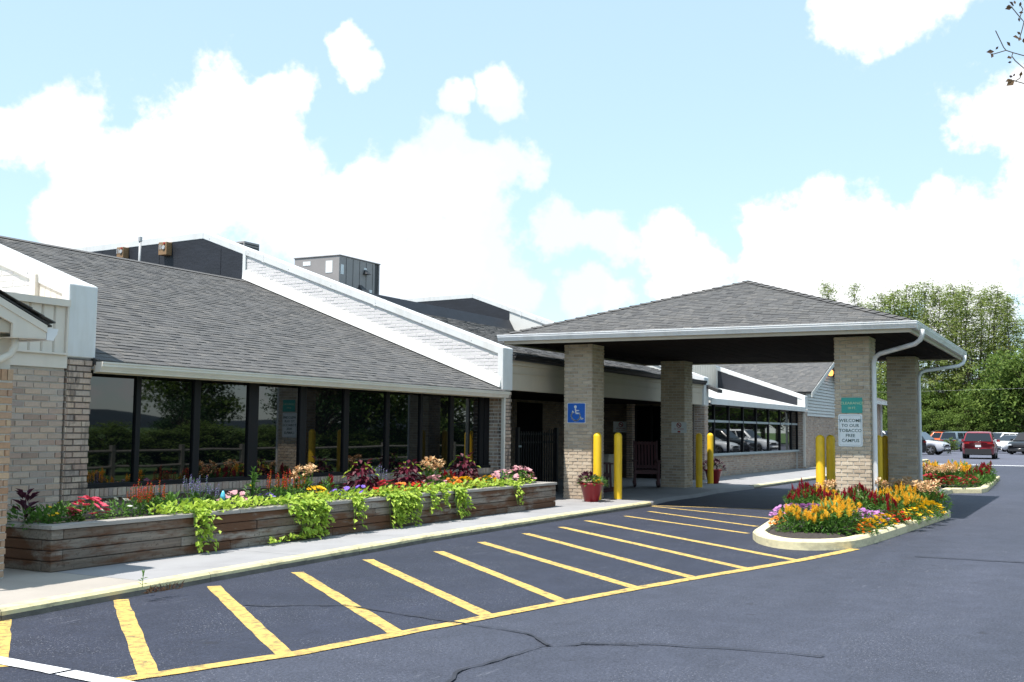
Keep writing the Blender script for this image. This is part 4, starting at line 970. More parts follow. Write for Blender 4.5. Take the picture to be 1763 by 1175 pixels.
def plant_mesh(kind, seed):
    rng = random.Random(seed); g_, f_ = MB(), MB(); extra = None; fm = None; gm_ = 'leaf_green'
    if kind in ('yellow_celosia', 'red_celosia'):
        fm = 'petal_yellow' if kind[0] == 'y' else 'petal_red'
        mound(g_, rng, 210, 0.19, 0.36, 0.085, 0.03)
        for k in range(12 if kind[0] == 'y' else 9):
            a = rng.random()*6.28; rr = rng.random()**0.6*0.17
            b = Vector((math.cos(a)*rr, math.sin(a)*rr, rng.uniform(0.26,0.37)-rr*0.4))
            g_.tube([b-Vector((b.x*0.4,b.y*0.4,b.z-0.02)), b], 0.006, 4, False)
            plume(f_, rng, b, rng.uniform(0.07,0.20)*rng.uniform(0.8,1.0), rng.uniform(0.022,0.040))
            for q in range(3): leafquad(g_, b-Vector((0,0,0.04*q)), rdir(rng,0.1), Vector((0,0,1)), 0.07, 0.022)
    elif kind == 'tan_celosia':
        fm = 'petal_tan'; mound(g_, rng, 110, 0.16, 0.26, 0.085, 0.034)
        for k in range(9):
            a = rng.random()*6.28; rr = rng.random()**0.6*0.16
            b = Vector((math.cos(a)*rr, math.sin(a)*rr, rng.uniform(0.28,0.42)))
            g_.tube([b-Vector((b.x*0.5,b.y*0.5,b.z-0.02)), b], 0.006, 4, False); tuft(f_, rng, b, rng.uniform(0.048,0.075))
    elif kind in ('mauve_mound', 'blush_mound', 'gold_mound', 'scarlet_mound', 'crimson_mound', 'orange_mound', 'violet_petunia', 'coral_mound', 'cream_mound'):
        fm = {'mauve_mound':'petal_mauve','blush_mound':'petal_blush','gold_mound':'petal_gold','scarlet_mound':'petal_scarlet','crimson_mound':'petal_crimson','orange_mound':'petal_orange','violet_petunia':'petal_violet','coral_mound':'petal_pink','cream_mound':'petal_white'}[kind]
        mound(g_, rng, 150, 0.19, 0.19, 0.06, 0.032)
        nb = {'cream_mound':9,'violet_petunia':12,'coral_mound':40,'scarlet_mound':30,'crimson_mound':24}.get(kind, 38)
        for k in range(nb):
            d = rdir(rng, 0.12); p_ = Vector((d.x*0.21, d.y*0.21, 0.045+d.z*0.21))
            blossom(f_, rng, p_, rng.uniform(0.032,0.046)*(1.15 if kind in ('violet_petunia','coral_mound') else 1), 7)
    elif kind in ('blue_salvia', 'red_salvia'):
        fm = 'petal_lavender' if kind[0] == 'b' else 'petal_scarlet'
        mound(g_, rng, 120, 0.15, 0.2, 0.06, 0.026)
        for k in range(14):
            a = rng.random()*6.28; rr = rng.random()**0.5*0.16; b = Vector((math.cos(a)*rr, math.sin(a)*rr, rng.uniform(0.14,0.22)))
            g_.tube([b*0.4, b, b+Vector((0,0,0.15))], 0.004, 4, False)
            hh = rng.uniform(0.10,0.17)
            for q in range(16):
                f = q/16; w = q*2.4; leafquad(f_, b+Vector((0,0,0.03+hh*f)), Vector((math.cos(w),math.sin(w),0.5)), Vector((0,0,1)), 0.026*(1.15-f*0.7), 0.018)
    elif kind == 'coleus':
        gm_ = 'leaf_burgundy'; fm = 'leaf_lime'
        for k in range(190):
            d = rdir(rng, 0.0); rr = 0.35+0.65*rng.random(); z = 0.05+d.z*0.40*rr
            p_ = Vector((d.x*0.23*rr*(1.1-z), d.y*0.23*rr*(1.1-z), z)); leafquad(g_, p_, Vector((d.x,d.y,rng.uniform(-0.7,0.35))), Vector((0,0,1)), rng.uniform(0.07,0.11), rng.uniform(0.045,0.065), 0.4)
        for k in range(13):
            d = rdir(rng, 0.1); p_ = Vector((d.x*0.22, d.y*0.22, 0.08+d.z*0.36)); leafquad(f_, p_, Vector((d.x,d.y,rng.uniform(-0.6,0.3))), Vector((0,0,1)), 0.075, 0.045, 0.4)
        g_.tube([(0,0,0),(0,0,0.38)], 0.008, 5)
    elif kind == 'purple_leaf':
        gm_ = 'leaf_purple'; fm = 'leaf_green'
        for k in range(26):
            a = rng.random()*6.28; p_ = Vector((math.cos(a)*0.03, math.sin(a)*0.03, 0.05+0.25*rng.random())); leafquad(g_, p_, Vector((math.cos(a),math.sin(a),0.8)), Vector((0,0,1)), 0.11, 0.045, 0.4)
        mound(f_, rng, 120, 0.2, 0.15, 0.07, 0.035); g_.tube([(0,0,0),(0,0,0.3)], 0.006, 5)
    elif kind == 'green_mound':
        mound(g_, rng, 230, 0.2, 0.17, 0.07, 0.034); fm = 'petal_gold'
        for k in range(4): d = rdir(rng, 0.3); blossom(f_, rng, Vector((d.x*0.19,d.y*0.19,0.04+d.z*0.17)), 0.022)
    elif kind == 'tall_green':
        mound(g_, rng, 60, 0.12, 0.2, 0.06, 0.02); fm = 'petal_gold'
        for k in range(4):
            a = rng.random()*6.28; tp = Vector((math.cos(a)*0.07, math.sin(a)*0.07, rng.uniform(0.3,0.42))); g_.tube([(0,0,0), tp], 0.004, 4, False)
            for q in range(14): leafquad(g_, tp*(0.3+0.7*q/14), rdir(rng, 0.0), Vector((0,0,1)), 0.055, 0.014)
        blossom(f_, rng, Vector((0,0,0.2)), 0.02)
    elif kind == 'pot_mix':
        gm_ = 'leaf_purple'; fm = 'leaf_green'
        for k in range(120):
            d = rdir(rng, 0.05); leafquad(g_, Vector((d.x*0.15,d.y*0.13+0.05,d.z*0.15)), d+rdir(rng,-1)*0.5, Vector((0,0,1)), 0.07, 0.035)
        for k in range(130):
            d = rdir(rng, -0.1); leafquad(f_, Vector((d.x*0.22,d.y*0.2-0.02,d.z*0.09)), d+rdir(rng,-1)*0.4, Vector((0,0,1)), 0.06, 0.035)
    elif kind == 'pot_dark':
        gm_ = 'leaf_purple'; fm = 'leaf_dark'
        for k in range(160):
            d = rdir(rng, 0.0); leafquad(g_, Vector((d.x*0.2,d.y*0.2,d.z*0.2)), d+rdir(rng,-1)*0.5, Vector((0,0,1)), 0.08, 0.04)
        for k in range(50): d = rdir(rng, 0.0); leafquad(f_, Vector((d.x*0.2,d.y*0.2,d.z*0.12)), d, Vector((0,0,1)), 0.06, 0.03)
    return g_.mesh('foliage', gm_), f_.mesh('flowers', fm)
_pm = {}
rq = random.Random(77)
def plant(kind, loc, scale, name, label, cat, group, var=3):
    key = (kind, rq.randrange(var))
    if key not in _pm: _pm[key] = plant_mesh(kind, hash_(kind)+key[1]*17)
    t = thing(name, label, cat, loc, group, local=True); t.scale = (scale*rq.uniform(0.93,1.08),)*2 + (scale*rq.uniform(0.9,1.1),); t.rotation_euler.z = rq.random()*6.28
    link('foliage', _pm[key][0], t); link('flowers' if kind != 'coleus' else 'pale_leaves', _pm[key][1], t, kind='stuff')
    return t
def hash_(s): return sum((i+1)*ord(ch) for i, ch in enumerate(s))
KIND = {'yellow_celosia':('celosia','yellow plumed celosia'), 'red_celosia':('celosia','dark red plumed celosia'), 'tan_celosia':('celosia','tan feathery celosia'), 'mauve_mound':('flower_mound','mauve flowered mound'),
        'gold_mound':('flower_mound','golden yellow flowered mound'), 'orange_mound':('flower_mound','orange red flowered mound'), 'scarlet_mound':('flower_mound','scarlet flowered mound'), 'crimson_mound':('flower_mound','crimson flowered mound'), 'blush_mound':('flower_mound','blush pink flowered mound'),
        'violet_petunia':('petunia','violet petunia'), 'coral_mound':('begonia','bright pink begonia'), 'cream_mound':('flower_mound','green mound with a few cream flowers'), 'blue_salvia':('salvia','lavender blue salvia spikes'),
        'red_salvia':('salvia','scarlet salvia spikes'), 'coleus':('coleus','burgundy coleus with yellow green leaves'), 'purple_leaf':('purple_basil','dark purple leaved plant'), 'green_mound':('leafy_mound','green leafy mound'), 'tall_green':('tall_plant','tall thin green stems')}
# ---- planter plants: kind, pixel x, distance behind the front timber, scale, what tells it apart
PLANTS = [('purple_leaf',45,0.55,1.0,'at the left end of the planter'), ('green_mound',78,0.32,0.95,'at the left front corner of the planter'), ('green_mound',110,0.55,0.9,'between the purple plant and the pink begonia'),
 ('coral_mound',152,0.40,1.0,'at the left end of the planter'), ('cream_mound',205,0.42,0.9,'in the planter right of the pink begonia'), ('red_salvia',238,0.62,0.8,'behind the cream flowers in the planter'), ('red_salvia',262,0.62,1.0,'nearest the first window mullion in the planter'),
 ('green_mound',297,0.55,0.95,'in the planter left of the blue salvia'), ('blue_salvia',338,0.72,0.95,'tallest, at the planter back left'), ('blue_salvia',366,0.78,0.78,'smaller, beside the blue ornament'),
 ('blush_mound',404,0.5,0.95,'beside the blue ornament in the planter'), ('tall_green',432,0.6,1.25,'in the planter before the third mullion'), ('violet_petunia',458,0.5,0.7,'left of the scarlet salvia in the planter'),
 ('red_salvia',478,0.58,0.95,'left of the small tan celosia'), ('red_salvia',505,0.66,0.95,'touching the small tan celosia'), ('tan_celosia',522,0.70,0.95,'smaller, left of the first coleus'), ('gold_mound',545,0.45,0.9,'left of the first coleus'), ('red_celosia',563,0.78,0.7,'low, behind the golden mound in the planter'),
 ('violet_petunia',585,0.38,0.8,'left of the first coleus front'), ('coleus',622,0.60,1.05,'leftmost of the three in the planter'), ('violet_petunia',612,0.30,0.85,'right before the first coleus'), ('blue_salvia',652,0.85,1.0,'between the first two coleus plants'), ('scarlet_mound',640,0.36,0.7,'at the foot of the first coleus'),
 ('coral_mound',668,0.60,0.85,'between the first two coleus plants'), ('orange_mound',690,0.45,0.8,'before the middle coleus'), ('coleus',702,0.72,1.1,'middle one of the three in the planter'), ('scarlet_mound',722,0.42,0.75,'right of the middle coleus foot'), ('tan_celosia',742,0.78,1.1,'taller, between two coleus plants'),
 ('blush_mound',748,0.55,0.85,'below the taller tan celosia'), ('red_celosia',766,0.85,0.75,'right of the taller tan celosia'), ('coleus',798,0.82,1.15,'rightmost of the three in the planter'), ('orange_mound',780,0.55,0.8,'left foot of the rightmost coleus'), ('gold_mound',800,0.42,0.95,'before the rightmost coleus'),
 ('gold_mound',838,0.42,0.9,'right of the rightmost coleus'), ('blush_mound',812,0.72,0.85,'right behind the golden mound'), ('green_mound',850,0.7,0.9,'behind the white downspout foot'), ('blush_mound',868,0.52,1.05,'at the right end before the brick foot'), ('blush_mound',895,0.58,1.1,'largest, before the black gate'), ('red_salvia',912,0.6,0.45,'tiny, at the far right end of the planter')]
for kd, x, dy, s, where in PLANTS:
    q = pxY(x, 850, PYF+dy); nm, lb = KIND[kd]
    plant(kd, (q.x, q.y, SOIL), s*(1.15 if dy > 0.5 else 1.0), nm, lb + ' ' + where, nm.replace('_', ' '), None)
# small blue ornament among the flowers
q = pxY(384, 850, PYF+0.42)
t = thing('garden_ornament', 'small blue and white glazed ornament among the planter flowers', 'ornament', (q.x, q.y, SOIL), local=True)
MB().lathe([(0,0.13),(0.02,0.135),(0.03,0.17),(0.032,0.19),(0.022,0.22),(0.01,0.25),(0,0.252)], n=14).build('globe', 'ornament_blue', t, smooth=True)
MB().tube([(0,0,0),(0,0,0.14)], 0.010, 6).build('stake', 'iron_black', t)
# ---- trailing lime vines: (mat from px, to px), drapes (px, half width m, reach down to z, density)
def vine(label, x0, x1, drapes, seed, matn=150, runner=None):
    rng = random.Random(seed); mb = MB(); st = MB()
    A, B = pxY(x0, 850, PYF+0.2).x, pxY(x1, 850, PYF+0.2).x
    t = thing('sweet_potato_vine', label, 'vine', ((A+B)/2, PYF+0.3, SOIL), 'lime vines trailing over the planter')
    for k in range(int(matn*0.75)):
        p_ = Vector((rng.uniform(A,B), PYF+rng.uniform(0.0,0.34), SOIL+0.06+rng.random()**1.5*0.09)); d = rdir(rng, -0.1); d.y -= 0.3
        sz = rng.uniform(0.045,0.10); leafquad(mb, p_, d, Vector((0,0,1)), sz, sz*0.7, 0.35)
    for (dx, hw, zl, n) in drapes:
        X = pxY(dx, 900, PYF-0.04).x
        for s_i in range(max(3, n//12)):
            xs = X + rng.gauss(0, hw*0.55); zt = zl + (0.45-zl)*rng.random()**1.8*0.85; y0 = PYF-0.035
            pts = [(xs+rng.uniform(-.05,.05), PYF+0.15, SOIL+0.1), (xs, y0, 0.47), (xs+rng.uniform(-.04,.04), y0-0.03, (0.45+zt)/2), (xs+rng.uniform(-.07,.07), y0-0.02-rng.random()*0.05, zt)]
            st.tube(pts, 0.0035, 4, False)
            for k in range(12):
                f = rng.random()
                i_ = min(int(f*3), 2); ff = f*3-i_; p_ = Vector(pts[i_]).lerp(Vector(pts[i_+1]), ff) + Vector((rng.uniform(-.03,.03), rng.uniform(-.05,0.0), 0))
                if p_.z < 0.03: p_.z = 0.03
                d = Vector((rng.uniform(-0.8,0.8), rng.uniform(-1.0,-0.1), rng.uniform(-0.9,0.15)))
                sz = rng.uniform(0.04,0.095); leafquad(mb, p_, d, Vector((0,-0.5,1)), sz, sz*0.72, 0.45)
    if runner:
        a, b = pxZ(*runner[0], 0), pxZ(*runner[1], 0)
        st.tube([a+Vector((0,0,0.02)), a.lerp(b,.5)+Vector((0,0.02,0.025)), b+Vector((0,0,0.02))], 0.004, 4, False)
        for k in range(70):
            p_ = a.lerp(b, rng.random()) + Vector((rng.uniform(-.05,.05), rng.uniform(-.05,.05), 0.02+rng.random()*0.04)); leafquad(mb, p_, rdir(rng, 0.0), Vector((0,0,1)), 0.07, 0.05, 0.3)
    mb.build('leaves', 'leaf_lime', t); st.build('stems', 'leaf_green', t)
vine('lime vine falling to the pavement nearest the left end of the planter', 268, 400, [(345,0.17,0.03,190)], 1, 380)
vine('thick lime vine with a runner creeping along the pavement', 400, 570, [(540,0.21,0.03,480),(500,0.12,0.18,70)], 2, 420, ((462,940),(560,925)))
vine('thin lime vine hanging in two strands below the first coleus', 570, 640, [(615,0.10,0.06,130)], 3, 170)
vine('dense lime curtain reaching the pavement in the middle of the planter', 640, 740, [(680,0.20,0.02,430),(705,0.2,0.02,260)], 4, 300)
vine('short sparse lime strands right of the dense curtain', 735, 768, [(742,0.09,0.16,80),(763,0.07,0.2,50)], 5, 110)
vine('lime vine reaching the pavement below the rightmost coleus', 765, 830, [(788,0.15,0.04,290)], 6, 220)
vine('small lime strand near the right end of the planter', 835, 905, [(886,0.10,0.12,80)], 7, 200)

# ================================================================== kerbed flower islands
def island(name, label, outer, rngseed, near, kt=0.05):
    rng = random.Random(rngseed); t = thing(name, label, 'flower island', (sum(p[0] for p in outer)/len(outer), sum(p[1] for p in outer)/len(outer), AZ))
    k_ = len(outer) if name == '' else near
    head, tail = outer[:k_], outer[k_:]
    for it in range(2):                        # round the visible corners
        nw_ = [head[0]]
        for a, b in zip(head, head[1:]): nw_ += [(a[0]*.75+b[0]*.25, a[1]*.75+b[1]*.25), (a[0]*.25+b[0]*.75, a[1]*.25+b[1]*.75)]
        head = nw_ + [head[-1]]
    outer = head + tail
    n = len(outer); P_ = [Vector((p[0], p[1], 0)) for p in outer]; inn, mid = [], []
    area = sum(P_[i].x*P_[(i+1)%n].y-P_[(i+1)%n].x*P_[i].y for i in range(n)); sg = 1 if area > 0 else -1
    for i in range(n):
        a, b, c_ = P_[i-1], P_[i], P_[(i+1)%n]; d1, d2 = (b-a).normalized(), (c_-b).normalized()
        n1, n2 = Vector((-d1.y,d1.x,0))*sg, Vector((-d2.y,d2.x,0))*sg; bis = (n1+n2).normalized(); f = 1/max(0.4, bis.dot(n1))
        inn.append(b + bis*0.16*f); mid.append(b + bis*0.025*f)
    kb = MB()
    for i in range(n):
        k = (i+1) % n
        def e(v, z): return (v.x, v.y, z)
        cc = Vector()
        vs_ = [e(P_[i]+cc,AZ-0.03), e(P_[k]-cc,AZ-0.03), e(P_[i]+cc,kt-0.03), e(P_[k]-cc,kt-0.03), e(mid[i]+cc,kt), e(mid[k]-cc,kt), e(inn[i]+cc,kt), e(inn[k]-cc,kt), e(inn[i]+cc,AZ-0.03), e(inn[k]-cc,AZ-0.03)]
        kb.add(vs_, [(0,1,3,2),(2,3,5,4),(4,5,7,6),(6,7,9,8)])
    kb.build('kerb', 'kerb_island', t)
    mb = MB(); c_ = sum(inn, Vector())/n
    ring1 = [v.lerp(c_, 0.25) for v in inn]
    mb.add([(v.x,v.y,kt-0.05) for v in inn] + [(v.x,v.y,kt+0.02) for v in ring1] + [(c_.x,c_.y,kt+0.05)], [(i,(i+1)%n,n+(i+1)%n,n+i) for i in range(n)] + [(n+i,n+(i+1)%n,2*n) for i in range(n)])
    mb.build('soil', 'soil', t, smooth=True); return t
def gk(x, y): return tuple(pxZ(x, y, AZ)[:2])
O1 = [gk(1296,929), gk(1306,938), gk(1345,946.5), gk(1400,949), gk(1462,947), gk(1495,940), gk(1560,918), gk(1637,891)]
f_ = O1[-1]; O1 += [(f_[0]+0.35, f_[1]+0.12), (21.5, 3.0), (21.7, 4.75), (20.0, 4.98)]
island('flower_island', 'nearest kerbed flower island around the column with the white sign', O1, 3, 8)
O2 = [(27.4, 4.75), (27.4, 3.3), gk(1640,849.5), gk(1690,849.5), gk(1700,847.5), gk(1722,826.5), (36.8, 4.6), (33.0, 4.95)]
island('flower_island', 'farther kerbed flower island behind the canopy, before the white line', O2, 4, 1)
ORD = 'first second third fourth fifth sixth seventh eighth ninth tenth eleventh twelfth thirteenth fourteenth fifteenth sixteenth seventeenth eighteenth nineteenth twentieth twenty-first twenty-second twenty-third twenty-fourth'.split()
def bed(kd, pts, where, scale=1.0, z=0.03, group=None):
    nm, lb = KIND[kd]; pts = sorted(pts)
    for i, (x, y) in enumerate(pts):
        q = pxZ(x, y, z); lab = lb + ', ' + ('leftmost' if i == 0 else 'rightmost' if i == len(pts)-1 else ORD[i] + ' from the left') + ' ' + where
        plant(kd, (q.x, q.y, z), scale*rq.uniform(0.9,1.1), nm, lab, nm.replace('_', ' '), group or (lb + ' ' + where))
bed('yellow_celosia', [(1358,917),(1374,920),(1392,922),(1410,922)], 'at the left front of the nearest island', 0.86)
bed('yellow_celosia', [(1424,922),(1440,921),(1458,918),(1432,910),(1450,909)], 'at the front of the nearest island', 1.12)
bed('orange_mound', [(1340,908),(1352,902),(1478,917),(1490,922)], 'at the edges of the nearest island', 0.62)
bed('gold_mound', [(1496,919),(1508,913),(1522,909)], 'at the front edge of the nearest island', 0.75)
bed('mauve_mound', [(1352,897),(1366,893),(1380,893),(1396,894),(1412,895),(1484,907),(1496,911),(1507,907),(1516,902),(1474,901)], 'in the middle of the nearest island', 0.92)
bed('red_celosia', [(1366,882),(1384,880),(1402,884),(1424,890),(1442,893),(1458,888),(1472,890),(1488,893),(1503,893),(1520,897),(1534,902),(1392,874),(1412,874),(1462,876),(1478,878),(1614,884),(1604,880),(1560,878)], 'rising through the nearest island', 1.0)
bed('yellow_celosia', [(1535,888),(1552,892),(1566,896),(1546,880),(1530,880),(1578,890),(1432,884),(1560,885),(1518,882)], 'at the right middle of the nearest island', 0.98)
bed('tan_celosia', [(1512,878),(1530,876),(1548,876),(1568,879),(1588,882),(1600,886),(1578,876),(1490,876),(1425,876),(1440,874),(1556,874)], 'at the back right of the nearest island', 1.22)
bed('gold_mound', [(1568,902),(1584,897),(1600,893),(1610,888),(1592,889)], 'at the right end of the nearest island', 0.9)
bed('scarlet_mound', [(1530,905),(1545,903)], 'low in the nearest island', 0.8)
bed('crimson_mound', [(1592,840),(1606,840),(1620,840.5),(1634,840.5),(1648,841),(1660,840),(1672,840),(1600,837),(1640,838)], 'along the front of the farther island', 1.15)
bed('tan_celosia', [(1596,836),(1612,836),(1626,836),(1640,836),(1632,832)], 'in the middle of the farther island', 1.25)
bed('yellow_celosia', [(1606,831),(1622,830),(1640,829),(1654,832),(1664,834),(1600,830),(1612,827),(1650,828),(1662,828)], 'at the back of the farther island', 1.25)
bed('red_celosia', [(1672,838),(1680,834),(1688,830),(1698,829),(1690,834),(1676,830),(1700,826),(1592,833),(1696,830)], 'at the right end of the farther island', 1.15)
bed('green_mound', [(1684,836),(1692,832),(1698,829)], 'at the right end of the farther island', 1.4)
# dry weeds in the kerb joint
q = pxZ(275, 1019, -0.02); rng = random.Random(8); mb = MB()
for k in range(70):
    p_ = q + Vector((rng.gauss(0,0.10), rng.gauss(0,0.03)-0.02, rng.random()*0.02)); leafquad(mb, p_, rdir(rng, 0.1), Vector((0,0,1)), rng.uniform(0.03,0.08), 0.012)
t = thing('weed_tuft', 'dry reddish weed tuft growing from the yellow kerb joint', 'weed', q); mb.build('blades', 'leaf_brown', t, kind='stuff')
q = pxZ(245, 1012, 0.0); mb = MB()
mb.tube([q, q+Vector((0.005,0,0.09)), q+Vector((0.02,0,0.15))], 0.004, 4)
for k in range(9): leafquad(mb, q+Vector((0,0,0.02+0.014*k)), rdir(rng,0.0), Vector((0,0,1)), 0.05, 0.014)
tag(mb.build('weed_sprout', 'leaf_green', None), 'single green weed sprout at the pavement edge by the dry tuft', 'weed')
q = pxZ(1158, 886, AZ)

# ================================================================== bollards, pots, chairs, bin, gate
def bollard(x, y, zb, label):
    t = thing('bollard', label, 'bollard', (x, y, zb), 'yellow bollards beside the canopy columns', local=True)
    h = 1.36-zb; r = 0.083; prof = [(r,-0.03),(r,h-0.085)] + [(r*math.cos(a), h-0.085+0.085*math.sin(a)) for a in [math.radians(k) for k in range(12, 91, 13)]] + [(0.001,h)]
    MB().lathe(prof, n=24).build('sleeve', 'bollard_yellow', t, smooth=True)
    MB().lathe([(r+0.012,-0.03),(r+0.012,0.008),(r,0.012)], n=24).build('base_collar', 'bollard_yellow' if zb < 0 else 'concrete', t, smooth=False)
def onx(px, X):                              # position on the ground line x = X under pixel column px
    return pxX(px, 800, X).y
bollard(20.33, onx(1028.5, 20.33), 0, 'yellow bollard hiding the foot of the column with the blue sign')
bollard(20.85, onx(1064, 20.85), 0, 'free-standing yellow bollard right of the blue sign column')
bollard(26.5, onx(1203.5, 26.5), 0, 'shaded yellow bollard touching the column by the rocking chair')
bollard(28.6, onx(1223, 28.6), 0, 'shaded yellow bollard in front of the farther red pot')
bollard(20.55, onx(1412.5, 20.55), AZ, 'sunlit yellow bollard left of the white sign column')
bollard(21.6, onx(1430.5, 21.6), AZ, 'shaded yellow bollard squeezed between sunlit bollard and white sign column')
bollard(25.6, onx(1513, 25.6), AZ, 'yellow bollard just right of the white downspout between the outer columns')
bollard(26.7, onx(1524.5, 26.7), AZ, 'dim yellow bollard beside the far outer column')
def pot(x, y, s, kind, label):
    t = thing('flower_pot', label, 'pot', (x, y, 0), local=True); t.scale = (s, s, s)
    MB().lathe([(0.0,0.0),(0.135,0.0),(0.142,0.012),(0.222,0.33),(0.25,0.338),(0.256,0.37),(0.236,0.375),(0.22,0.345),(0.20,0.31),(0,0.31)], n=28).build('bowl', 'pot_red', t, smooth=True)
    MB().lathe([(0,0.315),(0.2,0.315)], n=20).build('soil', 'soil', t)
    a, b = plant_mesh(kind, 5); o1 = link('foliage', a, t); o2 = link('flowers', b, t, kind='stuff'); o1.location = o2.location = (0,0,0.35); o1.scale = o2.scale = (1.35,1.35,1.3)
q = pxZ(1018.5, 865, 0); pot(q.x+0.15, q.y+0.07, 0.98, 'pot_mix', 'red plastic pot of purple and green plants before the left column')
q = pxZ(1231, 831, 0); pot(28.9, onx(1231, 28.9)+0.05, 1.0, 'pot_dark', 'red pot of dark plants behind the rear bollards')
def rocking_chair(loc, rz, label):
    t = thing('rocking_chair', label, 'rocking chair', loc, 'dark red rocking chairs in the entrance recess', local=True); t.rotation_euler.z = rz
    M_ = 'chair_red'                         # faces +x
    for k in range(6): MB().box(-0.22+k*0.08, -0.27, 0.415, -0.22+k*0.08+0.07, 0.27, 0.435).build('seat_slat', M_, t)
    for k in range(7):
        y = -0.24+k*0.08; MB().bar((-0.21,y,0.46),(-0.40,y,1.13),0.055,0.018,up=(1,0,0)).build('back_slat', M_, t)
    for z, xo in ((0.5,-0.235),(1.08,-0.40)): MB().box(xo-0.03,-0.29,z-0.03,xo,0.29,z+0.04).build('back_rail', M_, t)
    for s in (-1, 1):
        MB().bar((0.27,s*0.29,0.06),(0.25,s*0.29,0.64),0.05,0.04,up=(0,1,0)).build('front_leg', M_, t)
        MB().bar((-0.24,s*0.29,0.06),(-0.42,s*0.29,1.15),0.05,0.035,up=(0,1,0)).build('back_post', M_, t)
        MB().box(-0.36,s*0.29-0.055,0.64,0.33,s*0.29+0.055,0.668).build('arm', M_, t)
        MB().box(-0.25,s*0.29-0.018,0.37,0.27,s*0.29+0.018,0.43).build('side_rail', M_, t)
        ro = MB(); pts = [(-0.58+k*0.105, s*0.29, 0.028+0.10*((k-5.2)/5.5)**2) for k in range(11)]
        for p_, q_ in zip(pts, pts[1:]): ro.bar(p_, q_, 0.035, 0.05, up=(0,0,1))
        ro.build('rocker', M_, t)
    MB().box(0.22,-0.27,0.34,0.25,0.27,0.41).build('front_rail', M_, t)
rocking_chair((25.75, onx(1113, 25.75), 0), math.radians(-155), 'dark red slatted rocking chair left of the shaded inner column')
rocking_chair((23.0, onx(1046, 23.0)+0.25, 0), math.radians(-60), 'dark red chair mostly hidden behind the two front bollards')
q = (24.3, onx(1072, 24.3)+0.5, 0)
t = thing('litter_bin', 'beige square litter bin behind the free-standing bollard', 'bin', q, local=True)
bevel(MB().add([(-.2,-.2,0),(.2,-.2,0),(.2,.2,0),(-.2,.2,0),(-.25,-.25,.78),(.25,-.25,.78),(.25,.25,.78),(-.25,.25,.78)], [(0,3,2,1),(4,5,6,7),(0,1,5,4),(1,2,6,5),(2,3,7,6),(3,0,4,7)]).build('body', 'bin_beige', t), 0.02)
bevel(MB().box(-.265,-.265,.78,.265,.265,.83).build('rim', 'bin_beige', t), 0.012)
MB().box(-.17,-.17,.831,.17,.17,.836).build('opening', 'iron_black', t)
gt = thing('iron_gate', 'black iron picket gate across the recess behind the planter', 'gate', (20.6, 10.9, 0))
GYY = 10.95; ga, gb2 = pxY(893, 760, GYY).x, pxY(957, 760, GYY).x
n = 16
for k in range(n+1):
    x = ga + (gb2-ga)*k/n; MB().box(x-0.011, GYY-0.011, 0.06, x+0.011, GYY+0.011, 1.36+ (0.05 if k > 12 else 0)).build('picket', 'iron_black', gt)
for z in (0.15, 1.12, 1.30): MB().box(ga, GYY+0.012, z-0.018, gb2, GYY+0.035, z+0.018).build('rail', 'iron_black', gt)
for x in (ga-0.05, gb2+0.02): bevel(MB().box(x-0.04, GYY-0.04, 0, x+0.04, GYY+0.04, 1.45).build('post', 'iron_black', gt), 0.006)
MB().box(ga-0.09, GYY-0.065, 1.02, ga+0.02, GYY-0.042, 1.06).build('latch', 'sign_grey', gt)
# ================================================================== cars
def paint(name, c, rough=0.28): mat(name, c, rough, 0.02, 2, coat=0.6, spec=0.5)
paint('car_red', (0.24,0.008,0.018)); paint('car_white', (0.72,0.73,0.74)); paint('car_silver', (0.46,0.47,0.50)); paint('car_slate', (0.12,0.165,0.20)); paint('car_black', (0.010,0.011,0.013)); paint('car_orange', (0.62,0.12,0.03))
mat('car_glass', (0.010,0.013,0.018), 0.04, 0, 1, ior=1.6); mat('tyre', (0.012,0.012,0.012), 0.8, 0.2, 10); mat('rim', (0.42,0.42,0.44), 0.3, 0.05, 5, metal=0.8); mat('car_plastic', (0.018,0.018,0.020), 0.6, 0.1, 5)
mat('tail_red', (0.25,0.006,0.008), 0.2, 0.05, 5); mat('headlamp', (0.62,0.65,0.68), 0.12, 0.05, 5); mat('plate_white', (0.62,0.64,0.66), 0.5, 0.15, 60); mat('chrome', (0.6,0.6,0.62), 0.15, 0.02, 5, metal=0.9)
def interp(tab, x):
    for (a, b), (c, d) in zip(tab, tab[1:]):
        if a <= x <= c: return b + (d-b)*(x-a)/(c-a) if c > a else b
    return tab[-1][1] if x > tab[-1][0] else tab[0][1]
CARS = {
 'suv': dict(L=4.45, Wd=1.84, Hh=1.66, deck=[(-2.2,0.98),(-2.12,1.02),(-1.2,1.0),(0.75,1.0),(1.0,1.0),(1.9,0.92),(2.12,0.84),(2.22,0.66)], roof=[(-2.12,1.06),(-1.82,1.56),(-1.5,1.63),(-0.3,1.66),(0.25,1.62),(0.95,1.02)], wb=1.34, tyre=0.35),
 'boxy': dict(L=4.25, Wd=1.82, Hh=1.70, deck=[(-2.12,0.98),(-2.08,1.04),(0.75,1.04),(1.85,0.99),(2.05,0.92),(2.12,0.70)], roof=[(-2.06,1.08),(-1.95,1.62),(-1.6,1.68),(0.0,1.70),(0.35,1.67),(0.85,1.06)], wb=1.30, tyre=0.36),
 'sedan': dict(L=4.7, Wd=1.82, Hh=1.47, deck=[(-2.35,0.86),(-2.28,0.98),(-1.5,0.99),(-0.5,0.93),(0.85,0.92),(1.9,0.82),(2.2,0.74),(2.35,0.56)], roof=[(-1.9,1.0),(-1.1,1.38),(-0.4,1.46),(0.1,1.44),(1.15,0.94)], wb=1.38, tyre=0.325),
}
